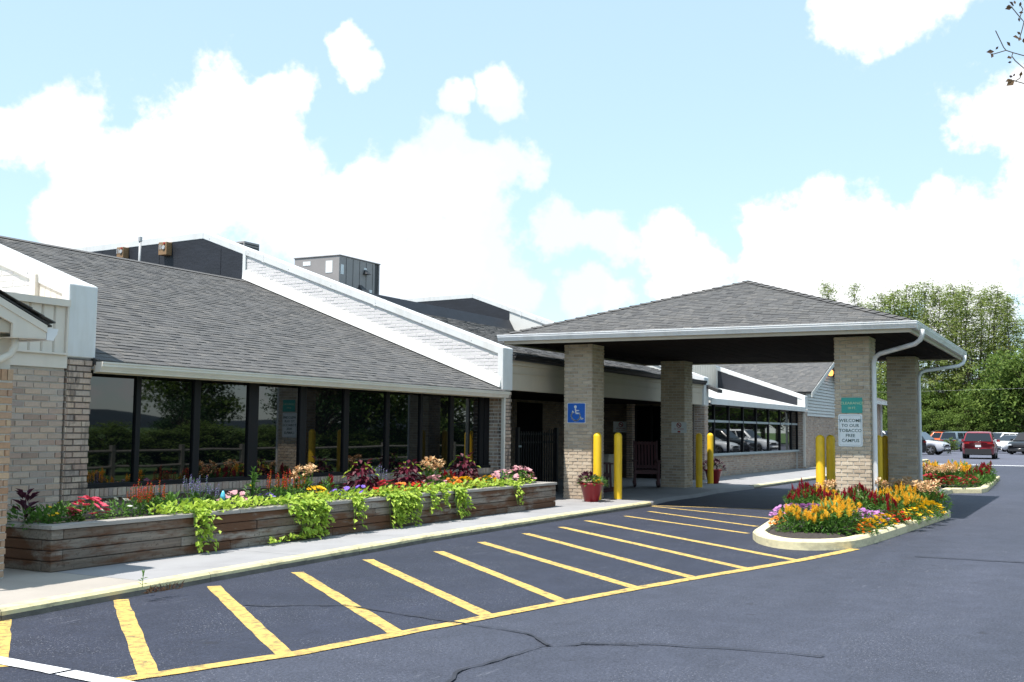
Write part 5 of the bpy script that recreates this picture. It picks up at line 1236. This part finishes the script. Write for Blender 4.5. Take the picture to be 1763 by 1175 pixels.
def car_parts(kind):
    P_ = CARS[kind]; hw = P_['Wd']/2; hl = P_['L']/2; wb, tr = P_['wb'], P_['tyre']; parts = {}
    # lower body: stations along x, arches cut into the sill line
    xs = sorted(set([-hl+0.01, -hl+0.06, -hl+0.2] + [hl-0.01, hl-0.07, hl-0.25] + [s*wb+d for s in (-1,1) for d in (-0.44,-0.40,-0.30,-0.15,0,0.15,0.30,0.40,0.44)] + [-0.7,-0.3,0.2,0.7]))
    ring, body = [], MB()
    for x in xs:
        zt = interp(P_['deck'], x); e = min(1, (hl-abs(x))/0.35); w = hw*(0.80+0.20*math.sqrt(max(e,0)))
        zb = 0.27 if abs(x) < hl-0.1 else 0.36
        for s in (-1, 1):
            d = abs(x-s*wb)
            if d < 0.42: zb = max(zb, math.sqrt(max(0, 0.42**2-d*d))*1.0 + tr*0.85-0.02)
        mid = zb + (zt-zb)*0.5
        ring.append([(x,-w*0.90,zb),(x,-w*0.985,min(zb+0.10,zt-0.3)),(x,-w,mid),(x,-w*0.985,zt-0.10),(x,-w*0.93,zt-0.02),(x,-w*0.5,zt+0.015),(x,0,zt+0.025),(x,w*0.5,zt+0.015),(x,w*0.93,zt-0.02),(x,w*0.985,zt-0.10),(x,w,mid),(x,w*0.985,min(zb+0.10,zt-0.3)),(x,w*0.90,zb)])
    n = 13
    for r in ring: body.v.extend(r)
    for i in range(len(ring)-1):
        for k in range(n-1): body.f.append((i*n+k, i*n+k+1, (i+1)*n+k+1, (i+1)*n+k))
    body.f.append(tuple(range(n))); body.f.append(tuple((len(ring)-1)*n+k for k in reversed(range(n))))
    # cabin: roof and pillars
    rf = P_['roof']; rr = []; x0, x1 = rf[0][0], rf[-1][0]
    cx = sorted(set([q[0] for q in rf] + [x0+(x1-x0)*k/14 for k in range(15)]))
    bh = interp(P_['deck'], 0) - 0.04
    def sect(x, off=0.0):
        zt = interp(rf, x); zb = min(interp(P_['deck'], x)-0.03, zt-0.01); f = max(0.0, min(1, (zt-zb)/0.62)); wt = hw*(0.93 - 0.17*f)
        return zt, zb, hw*0.925, wt
    for x in cx:
        zt, zb, wbt, wt = sect(x); rr.append([(x,-wbt,zb),(x,-wt,zt-0.05*min(1,(zt-zb)/0.3)),(x,-wt*0.86,zt),(x,0,zt+0.012),(x,wt*0.86,zt),(x,wt,zt-0.05*min(1,(zt-zb)/0.3)),(x,wbt,zb)])
    o = len(body.v); n = 7
    for r in rr: body.v.extend(r)
    for i in range(len(rr)-1):
        for k in range(n-1): body.f.append((o+i*n+k, o+i*n+k+1, o+(i+1)*n+k+1, o+(i+1)*n+k))
    body.f.append(tuple(o+k for k in range(n))); body.f.append(tuple(o+(len(rr)-1)*n+k for k in reversed(range(n))))
    parts['body'] = (body, True)
    # glass lying 6 mm proud of the cabin
    def side(x, f, s):
        zt, zb, wbt, wt = sect(x); zt -= 0.05; z = zb + (zt-zb)*f; return Vector((x, s*(wbt+(wt-wbt)*f+0.007), z+0.002))
    rx = [q for q in rf]
    def xat(z, front):
        seq = rf[::-1] if front else rf
        z = max(z, seq[0][1]+0.001)
        for (a, b), (c, d) in zip(seq, seq[1:]):
            if b <= z <= d: return a + (c-a)*(z-b)/(d-b)
        return seq[-1][0]
    zl, zh = bh+0.10, P_['Hh']-0.11
    gl = []
    for s in (-1, 1):
        A, B = xat(zl, False)+0.16, xat(zl, True)-0.14; A2, B2 = xat(zh, False)+0.16, xat(zh, True)-0.10
        bp = [A+(B-A)*k/3 for k in range(4)]; tp = [A2+(B2-A2)*k/3 for k in range(4)]
        for k in range(3):
            g_ = MB(); q = []
            for (xx, z) in ((bp[k]+0.03,zl),(bp[k+1]-0.03,zl),(tp[k+1]-0.03,zh),(tp[k]+0.03,zh)):
                zt, zb, wbt, wt = sect(xx); f = (z-zb)/max(0.05, zt-0.05-zb); q.append((xx, s*(wbt+(wt-wbt)*min(f,1)+0.008), z))
            g_.add(q, [(0,1,2,3)] if s < 0 else [(3,2,1,0)]); gl.append(g_)
    parts['side_window'] = gl
    def screen(front):
        zA, zB = (bh+0.09, (rf[-2][1] if front else rf[1][1])-0.02); g_ = MB(); q = []
        for z, sx in ((zA,-1),(zA,1),(zB,1),(zB,-1)):
            x = xat(z, front); zt, zb, wbt, wt = sect(x); q.append((x + (0.012 if front else -0.012), sx*(hw*0.90-0.28*(z-bh)-0.04), z+0.012))
        return g_.add(q, [(0,1,2,3)])
    parts['windscreen'] = screen(True); parts['rear_window'] = screen(False)
    lb = MB(); 
    lb.box(-hl-0.012,-hw*0.80,0.28,-hl+0.14,hw*0.80,0.62); lb.box(hl-0.12,-hw*0.74,0.26,hl+0.01,hw*0.74,0.42)
    for s in (-1,1): lb.box(-wb+0.45, s*hw*0.955-0.03, 0.22, wb-0.45, s*hw*0.955+0.03, 0.36)
    lb.box(-hl+0.1,-hw*0.8,0.24,hl-0.1,hw*0.8,0.40)
    parts['bumper_trim'] = lb
    parts['tail_light'] = [MB().box(-hl-0.006, s*hw*0.70-0.16, 0.90, -hl+0.14, s*hw*0.70+0.13, 0.99) for s in (-1,1)] if kind != 'sedan' else [MB().box(-hl-0.006, s*hw*0.62-0.18, 0.74, -hl+0.14, s*hw*0.62+0.17, 0.88) for s in (-1,1)]
    zh_ = interp(P_['deck'], hl-0.12)
    parts['headlight'] = [MB().box(hl-0.22, s*hw*0.72-0.17, zh_-0.20, hl-0.025, s*hw*0.72+0.13, zh_-0.06) for s in (-1,1)]
    parts['grille'] = MB().box(hl-0.15, -hw*0.45, zh_-0.26, hl+0.004, hw*0.45, zh_-0.10)
    parts['number_plate'] = MB().box(-hl-0.022, -0.16, 0.72 if kind != 'sedan' else 0.60, -hl+0.02, 0.16, 0.80+0.04 if kind != 'sedan' else 0.72)
    parts['mirror'] = [MB().box(0.55, s*(hw+0.09)-0.09, bh+0.06, 0.68, s*(hw+0.09)+0.09, bh+0.20) for s in (-1,1)]
    wl = MB(); tt = tr
    wl.lathe([(tt*0.62,-0.10),(tt*0.93,-0.105),(tt,-0.08),(tt,0.08),(tt*0.93,0.105),(tt*0.62,0.10)], n=22, axis='Y')
    rm = MB(); rm.lathe([(0.0,-0.085),(tt*0.2,-0.088),(tt*0.62,-0.06),(tt*0.66,-0.10),(tt*0.66,0.10),(tt*0.62,0.06),(0.0,0.085)], n=22, axis='Y')
    parts['wheel'] = (wl, rm); parts['dims'] = (hw, wb, tt)
    spk = MB()
    for k in range(5):
        a = k*2*math.pi/5
        for yy in (-0.10, 0.10): spk.bar((0,yy,0),(math.cos(a)*tt*0.6,yy,math.sin(a)*tt*0.6),0.05,0.012,up=(0,1,0))
    parts['spokes'] = spk
    return parts
_cm = {}
def car(kind, color, loc, heading, label, group='parked cars', roofcol=None):
    if (kind, color) not in _cm:
        P_ = car_parts(kind); hw, wb, tt = P_['dims']; A = []
        A.append(('body', P_['body'][0].mesh('body', color, True), (0,0,0), None))
        for g_ in P_['side_window']: A.append(('side_window', g_.mesh('side_window', 'car_glass'), (0,0,0), None))
        A.append(('windscreen', P_['windscreen'].mesh('windscreen', 'car_glass'), (0,0,0), None)); A.append(('rear_window', P_['rear_window'].mesh('rear_window', 'car_glass'), (0,0,0), None))
        A.append(('bumper_trim', P_['bumper_trim'].mesh('bumper_trim', 'car_plastic'), (0,0,0), None))
        for b in P_['tail_light']: A.append(('tail_light', b.mesh('tail_light', 'tail_red'), (0,0,0), None))
        for b in P_['headlight']: A.append(('headlight', b.mesh('headlight', 'headlamp'), (0,0,0), None))
        for b in P_['mirror']: A.append(('mirror', b.mesh('mirror', color), (0,0,0), None))
        A.append(('grille', P_['grille'].mesh('grille', 'car_plastic'), (0,0,0), None)); A.append(('number_plate', P_['number_plate'].mesh('number_plate', 'plate_white'), (0,0,0), None))
        wl, rm = P_['wheel']; wm, rmm, sm = wl.mesh('wheel', 'tyre', True), rm.mesh('rim', 'car_plastic', False), P_['spokes'].mesh('spokes', 'rim')
        for sx in (-1,1):
            for sy_ in (-1,1): A.append(('wheel', wm, (sx*wb, sy_*(hw-0.11), tt), (rmm, sm)))
        _cm[(kind, color)] = A
    t = thing({'suv':'suv','boxy':'boxy_suv','sedan':'sedan'}[kind], label, 'car', loc, group, local=True); t.rotation_euler.z = heading
    for nm, me, l_, sub in _cm[(kind, color)]:
        o = link(nm, me, t, loc=l_)
        if nm == 'body':
            for md in o.modifiers: pass
        if sub: link('rim', sub[0], o); link('spokes', sub[1], o)
    return t
def ongr(px, X): return (X, pxX(px, 790, X).y, AZ)
car('suv', 'car_red', ongr(1688, 73.5), math.radians(2), 'red SUV seen from behind driving away across the parking lot', None)
car('suv', 'car_silver', ongr(1576, 83), math.radians(-100), 'silver white SUV nose showing right of the far outer column', 'cars parked in rows')
car('suv', 'car_black', ongr(1534, 78), math.radians(62), 'black car tail behind the white downspout at the far column', 'cars parked in rows')
car('suv', 'car_black', ongr(1584, 92), math.radians(-100), 'dark car roof showing behind the silver SUV', 'cars parked in rows')
oc = car('boxy', 'car_orange', ongr(1613, 108), math.radians(105), 'orange off-roader with a white roof under the trees', 'cars parked in rows')
rw = MB(); rw.add([(-1.97,-0.70,1.64),(-1.6,-0.72,1.715),(0.1,-0.72,1.73),(0.42,-0.70,1.69),(0.42,0.70,1.69),(0.1,0.72,1.73),(-1.6,0.72,1.715),(-1.97,0.70,1.64)], [(0,1,6,7),(1,2,5,6),(2,3,4,5)])
link('roof_panel', rw.mesh('roof_panel', 'car_white'), oc)
ra = MB()
for s in (-0.5, 0.5): ra.bar((-1.3,s,1.80),(-0.1,s,1.80),0.04,0.04)
for x_ in (-1.2,-0.7,-0.2): ra.bar((x_,-0.5,1.79),(x_,0.5,1.79),0.04,0.03); ra.bar((x_,-0.5,1.72),(x_,-0.5,1.8),0.03,0.03,up=(1,0,0)); ra.bar((x_,0.5,1.72),(x_,0.5,1.8),0.03,0.03,up=(1,0,0))
link('roof_rack', ra.mesh('roof_rack', 'car_plastic'), oc)
car('boxy', 'car_slate', ongr(1660, 102), math.radians(-30), 'slate blue off-roader left of the red SUV', 'cars parked in rows')
car('suv', 'car_black', ongr(1676, 112), math.radians(-30), 'dark SUV behind the slate blue off-roader', 'cars parked in rows')
car('suv', 'car_white', ongr(1722, 104), math.radians(140), 'white SUV right behind the red SUV', 'cars parked in rows')
car('sedan', 'car_white', ongr(1743, 97), math.radians(148), 'white sedan right of the red SUV', 'cars parked in rows')
car('suv', 'car_black', ongr(1772, 92), math.radians(165), 'black car cut off at the right edge of the picture', 'cars parked in rows')
car('suv', 'car_white', ongr(1519, 78), math.radians(-90), 'white car glimpsed between the outer canopy columns', 'cars parked in rows')
# cars across the drive that show only as reflections in the far windows
for k, (x_, kd, cl_) in enumerate(((62.5,'suv','car_slate'),(67.5,'sedan','car_white'),(72.0,'suv','car_black'),(77.5,'suv','car_white'))):
    car(kd, cl_, (x_, -1.6, AZ), math.radians(88+4*k), ['slate','white low','black','white tall'][k] + ' car mirrored in the far window band', 'cars mirrored in the windows')

# ================================================================== trees
def conifer(seed, Ht, spread, dens=1.0, lean=0.0):
    rng = random.Random(seed); tk, cr_ = MB(), MB()
    pts = [Vector((math.sin(k*0.9+seed)*0.03*k, math.cos(k*0.7+seed)*0.03*k, Ht*0.97*k/8)) for k in range(9)]
    tk.tube(pts, [0.17*(1-k/8.4)+0.006 for k in range(9)], 7)
    z = Ht*0.10
    while z < Ht*0.985:
        f = z/Ht; R = spread*(1-f)**0.6*(0.78+0.3*math.sin(z*1.1+seed*2.0))*rng.uniform(0.75,1.15)+0.2
        for b in range(rng.choice((4,5,6))):
            a = rng.random()*6.283; ln = R*rng.uniform(0.55,1.15); dr = rng.uniform(-0.1,0.35)*(1-f*0.6)
            if rng.random() < 0.10: continue
            p0 = Vector((0,0,z)); p1 = Vector((math.cos(a)*ln*0.55, math.sin(a)*ln*0.55, z+dr*ln*0.35)); p2 = Vector((math.cos(a)*ln, math.sin(a)*ln, z+dr*ln*0.15-0.1*ln))
            tk.tube([p0,p1,p2], [0.035*(1-f)+0.012,0.02,0.006], 4, False)
            ends = [p1.lerp(p2, q_) + Vector((rng.gauss(0,0.3), rng.gauss(0,0.3), rng.gauss(0.05,0.22))) for q_ in (0.25, 0.6, 0.95)]
            m_ = int((10+ln*17)*dens)
            for k in range(m_):
                q = rng.random()**0.7; c = p0.lerp(p1, q*2) if q < 0.5 else p1.lerp(p2, q*2-1)
                c = (ends[k % len(ends)] if k % 5 < 3 else c) + Vector((rng.gauss(0,0.2), rng.gauss(0,0.2), rng.gauss(-0.03,0.14)))
                d = Vector((math.cos(a)+rng.gauss(0,0.7), math.sin(a)+rng.gauss(0,0.7), rng.gauss(-0.15,0.4)))
                leafquad(cr_, c, d, Vector((0,0,1)), rng.uniform(0.2,0.42), rng.uniform(0.08,0.16), 0.2)
        z += rng.uniform(0.26,0.46)
    return tk.mesh('trunk', 'bark'), cr_.mesh('crown', 'leaf_larch')
def broadleaf(seed, Ht, R, z0=0.18, clumps=70, leafs=52, ls=0.26, material='leaf_tree'):
    rng = random.Random(seed); tk, cr_ = MB(), MB()
    top = Vector((rng.uniform(-.3,.3), rng.uniform(-.3,.3), Ht*0.62)); tk.tube([(0,0,0),(0.05,0,Ht*0.2),top*0.6,top], [0.04*Ht*0.55,0.03*Ht*0.55,0.02*Ht*0.5,0.05], 8)
    for k in range(clumps):
        d = rdir(rng, -0.55); rr = 0.35+0.65*rng.random()**0.6
        c = Vector((d.x*R*rr, d.y*R*rr, Ht*(z0+1)/2 + d.z*Ht*(1-z0)/2*rr*0.97)); s = R*rng.uniform(0.20,0.36)
        b = Vector((0,0,max(Ht*0.12, c.z*0.55))); tk.tube([b, b.lerp(c,0.55)+Vector((0,0,0.2)), c], [0.05+0.006*Ht,0.035,0.012], 5, False)
        for q in range(leafs):
            e = rdir(rng, -1)*s*rng.random()**0.45; e.z *= 0.7
            leafquad(cr_, c+e, rdir(rng, -0.8), Vector((0,0,1)), ls*rng.uniform(0.7,1.3), ls*0.62*rng.uniform(0.7,1.2), 0.25)
    return tk.mesh('trunk', 'bark'), cr_.mesh('crown', material)
TM = {}
def tree(key, loc, s, name, label, group, rz=0, sz=None):
    t = thing(name, label, 'tree', loc, group, local=True); t.scale = (s, s, sz or s); t.rotation_euler.z = rz
    link('trunk', TM[key][0], t); link('crown', TM[key][1], t); return t
for k in range(6): TM['c%d' % k] = conifer(40+k, 15.0, (3.1,2.4,3.7,2.7,3.3,2.2)[k], 1.0)
for k in range(3): TM['b%d' % k] = broadleaf(60+k, 9.0, 3.4, 0.06, 105, 60, 0.34)
TM['n0'] = broadleaf(71, 6.0, 2.4, 0.12, 90, 70, 0.16, 'leaf_dark')
rtree = random.Random(9)
def far(px, topy, X, key, name, label, group, base=15.0, wide=1.0):
    p_ = pxX(px, topy, X); s = (p_.z-AZ)/base
    tree(key, (X, p_.y, AZ-0.05), s*wide, name, label, group, rtree.random()*6.28, s)
CON = [(1425,478,150),(1472,484,150),(1512,500,140),(1540,492,138),(1566,484,142),(1596,480,140),(1612,492,138),(1640,482,143),(1664,486,138),(1684,500,142),(1712,484,140),(1735,505,138),(1762,545,142),(1490,520,146),(1552,500,148),(1580,496,150),(1628,496,150),(1652,500,150),(1700,498,150),(1530,505,150),(1725,496,149),(1790,540,140)]
for k, (x_, y_, X) in enumerate(sorted(CON)):
    far(x_, y_, X, 'c%d' % (k*5 % 6 if k*5 % 6 != (k*5-5) % 6 else 0), 'larch_tree', 'tall feathery conifer, %s from the left in the row behind the parked cars' % ORD[k], 'conifers behind the parking lot', wide=1.0 if k > 1 else 0.8)
BL_ = [(1520,660,136),(1600,670,136),(1634,655,137),(1672,676,135),(1738,606,130),(1778,596,128),(1700,650,138),(1556,676,135),(1762,640,131),(1615,706,129.5),(1655,712,129.5),(1580,704,129.5),(1755,660,128.5),(1715,700,129.5),(1545,700,129.5)]
for k, (x_, y_, X) in enumerate(sorted(BL_)):
    far(x_, y_, X, 'b%d' % (k % 3), 'broadleaf_tree', 'bushy green tree, %s from the left at the foot of the conifers' % ORD[k], 'bushy trees behind the parking lot', base=8.85, wide=1.25 if y_ > 680 else 1.05)
# shrub by the silver SUV
q = pxX(1633, 780, 84); TM['s0'] = broadleaf(80, 1.6, 0.9, 0.0, 40, 60, 0.10, 'leaf_tree')
t = tree('s0', (88, pxX(1636,780,88).y, AZ), 0.72, 'shrub', 'round green shrub between silver SUV and slate off-roader', None); t['category'] = 'shrub'
# ---- across the drive, out of frame, seen only as reflections in the dark glass
for k, (x_, y_, key, s) in enumerate(((30,-9,'n0',0.44),(63,-39,'c0',0.36),(35,-6.5,'n0',0.85),(38,-7,'b1',0.8),(43,-6,'b2',0.95),(47,-8,'c1',0.75),(52,-6.5,'b0',1.0),(57,-8,'b1',1.05),(63,-9,'b2',1.1),(70,-10,'b0',1.2),(78,-10,'c2',0.8),(85,-12,'b1',1.2),(93,-12,'b2',1.3),(26,-22,'b2',0.45),(18,-20,'b1',0.40),(30,-30,'b0',0.5),(44,-22,'b1',0.8),(58,-22,'c3',0.95))):
    tree(key, (x_, y_, AZ-0.05), s, 'roadside_tree', 'dark tree across the drive mirrored in the window glass', 'trees mirrored in the windows', k)
hl_ = MB(); rng = random.Random(2); pts = []
for k in range(61): pts.append((-700+k*30, 9+3*math.sin(k*0.35)+2*math.sin(k*0.9+1)+rng.uniform(-0.6,0.6)))
for x_, z_ in pts: hl_.v += [(x_,-560,-1),(x_,-640,z_),(x_,-800,-1)]
for k in range(60):
    for j in range(2): hl_.f.append((3*k+j, 3*k+3+j, 3*k+4+j, 3*k+1+j))
hl_.build('hills', 'hill', None, smooth=True, kind='structure')
fc = thing('split_rail_fence', 'weathered split rail fence across the drive mirrored in the window glass', 'fence', (30, -3.2, AZ))
for k in range(22):
    x_ = 6+k*2.6; MB().box(x_-0.06,-3.26,AZ-0.1,x_+0.06,-3.14,0.85).build('post', 'rail_wood', fc)
    if k < 21:
        for z_ in (0.25, 0.70): MB().tube([(x_-0.1,-3.2,z_+rng.uniform(-.03,.03)),(x_+1.3,-3.2,z_+rng.uniform(-.04,.02)),(x_+2.7,-3.2,z_+rng.uniform(-.03,.03))], 0.045, 6).build('rail', 'rail_wood', fc)
for k in range(30):
    x_ = 9+k*1.9+rtree.uniform(-.5,.5); t = tree('b%d' % (k % 3), (x_, -5.2-rtree.random()*1.6-(0.9 if k % 2 else 0), AZ-0.1), rtree.uniform(0.36,0.46), 'hedge_shrub', 'dark shrub behind the rail fence mirrored in the window glass', 'shrubs mirrored in the windows', k, rtree.uniform(0.165,0.2)); t['category'] = 'shrub'
for k in range(12):
    tree('b%d' % (k % 3), (78+k*6.5, -9-(k % 3)*3-k*0.6, AZ-0.05), 1.15+0.06*k, 'woodland_tree', 'dark tree beyond the mirrored cars in the far windows', 'trees mirrored in the far windows', k)
# ---- plum tree right of the camera; its twigs hang into the top right corner
pl_t = thing('plum_tree', 'twigs with small dark leaves hanging into the top right corner', 'tree', (13.6, -2.6, AZ-0.05))
D = 13.0
def tp(x, y, dd=0.0): d = ray(x, y); return CAM + d*((D+dd)/d.dot(FWD))
trunk = MB(); crown_base = tp(2080, 120)
base = Vector((13.6,-2.6,AZ-0.1)); trunk.tube([base, base.lerp(Vector((13.5,-2.5,2.5)),0.9), Vector((13.4,-2.3,3.6)), crown_base], [0.13,0.10,0.07,0.045], 8)
tko = trunk.build('trunk', 'bark', pl_t, smooth=True)
rng = random.Random(12); br, lf = MB(), []
T = [[(2080,120),(1900,112),(1762,96),(1744,91),(1732,87),(1728,82),(1714,53)], [(1732,87),(1712,93),(1706,94)], [(2080,120),(1900,140),(1763,118),(1748,105),(1742,97),(1744,91)], [(2080,120),(1860,150),(1763,144),(1748,140),(1738,138)],
     [(2080,120),(1900,20),(1763,38),(1756,30),(1742,13),(1735,10)], [(1763,38),(1760,50),(1756,64)], [(1756,30),(1761,16),(1756,8)], [(1748,140),(1756,135),(1758,128)]]
for path in T: br.tube([tp(*q) for q in path], [0.035 if q[0] > 1950 else 0.014 if q[0] > 1800 else 0.006 for q in path], 5, False)
br.build('twigs', 'bark', pl_t)
LEAVES = [(1712,89,1698,90),(1709,92,1707,100),(1714,86,1719,80),(1733,72,1740,80),(1747,138,1733,148),(1744,133,1737,131),(1745,132,1747,127),(1743,137,1731,141),(1756,133,1759,123),(1755,66,1744,63),(1757,64,1754,71),(1757,60,1751,55),(1762,66,1763,75),(1744,12,1730,16),(1748,8,1746,1),(1746,11,1738,3),(1741,10,1732,12),(1755,12,1758,3),(1754,22,1762,22),(1754,30,1755,38),(1742,99,1734,100),(1742,107,1735,108),(1762,109,1770,112)]
for a0, a1, b0, b1 in LEAVES:
    p_, e_ = tp(a0,a1), tp(b0,b1, rng.uniform(-.05,.05)); d = e_-p_; one = MB(); leafquad(one, p_, d, -FWD+UPV*rng.uniform(-.6,.6)+RGT*rng.uniform(-.5,.5), d.length, d.length*0.58, 0.15); one.build('leaf', 'leaf_brown', pl_t)
cl_ = MB()
for k in range(900):
    c_ = crown_base + Vector((rng.gauss(0.3,0.8), rng.gauss(-0.9,0.45), rng.gauss(0.3,0.7)))
    if c_.y/c_.x > -0.03: continue
    leafquad(cl_, c_, rdir(rng,-1), Vector((0,0,1)), 0.09, 0.045)
cl_.build('crown', 'leaf_brown', pl_t)
# two overhead wires are too thin to see clearly except across the trees
wv = thing('overhead_wire', 'thin pale wire stretched across the trees above the parking lot', 'wire', (120, 30, 6))
a, b = pxX(1440, 676, 118), pxX(1763, 668, 118); d_ = (b-a); w_ = MB(); w_.tube([a-d_*0.6, a.lerp(b,.5)-Vector((0,0,0.1)), b+d_*0.6], 0.005, 4); w_.build('cable', 'pipe_grey', wv)
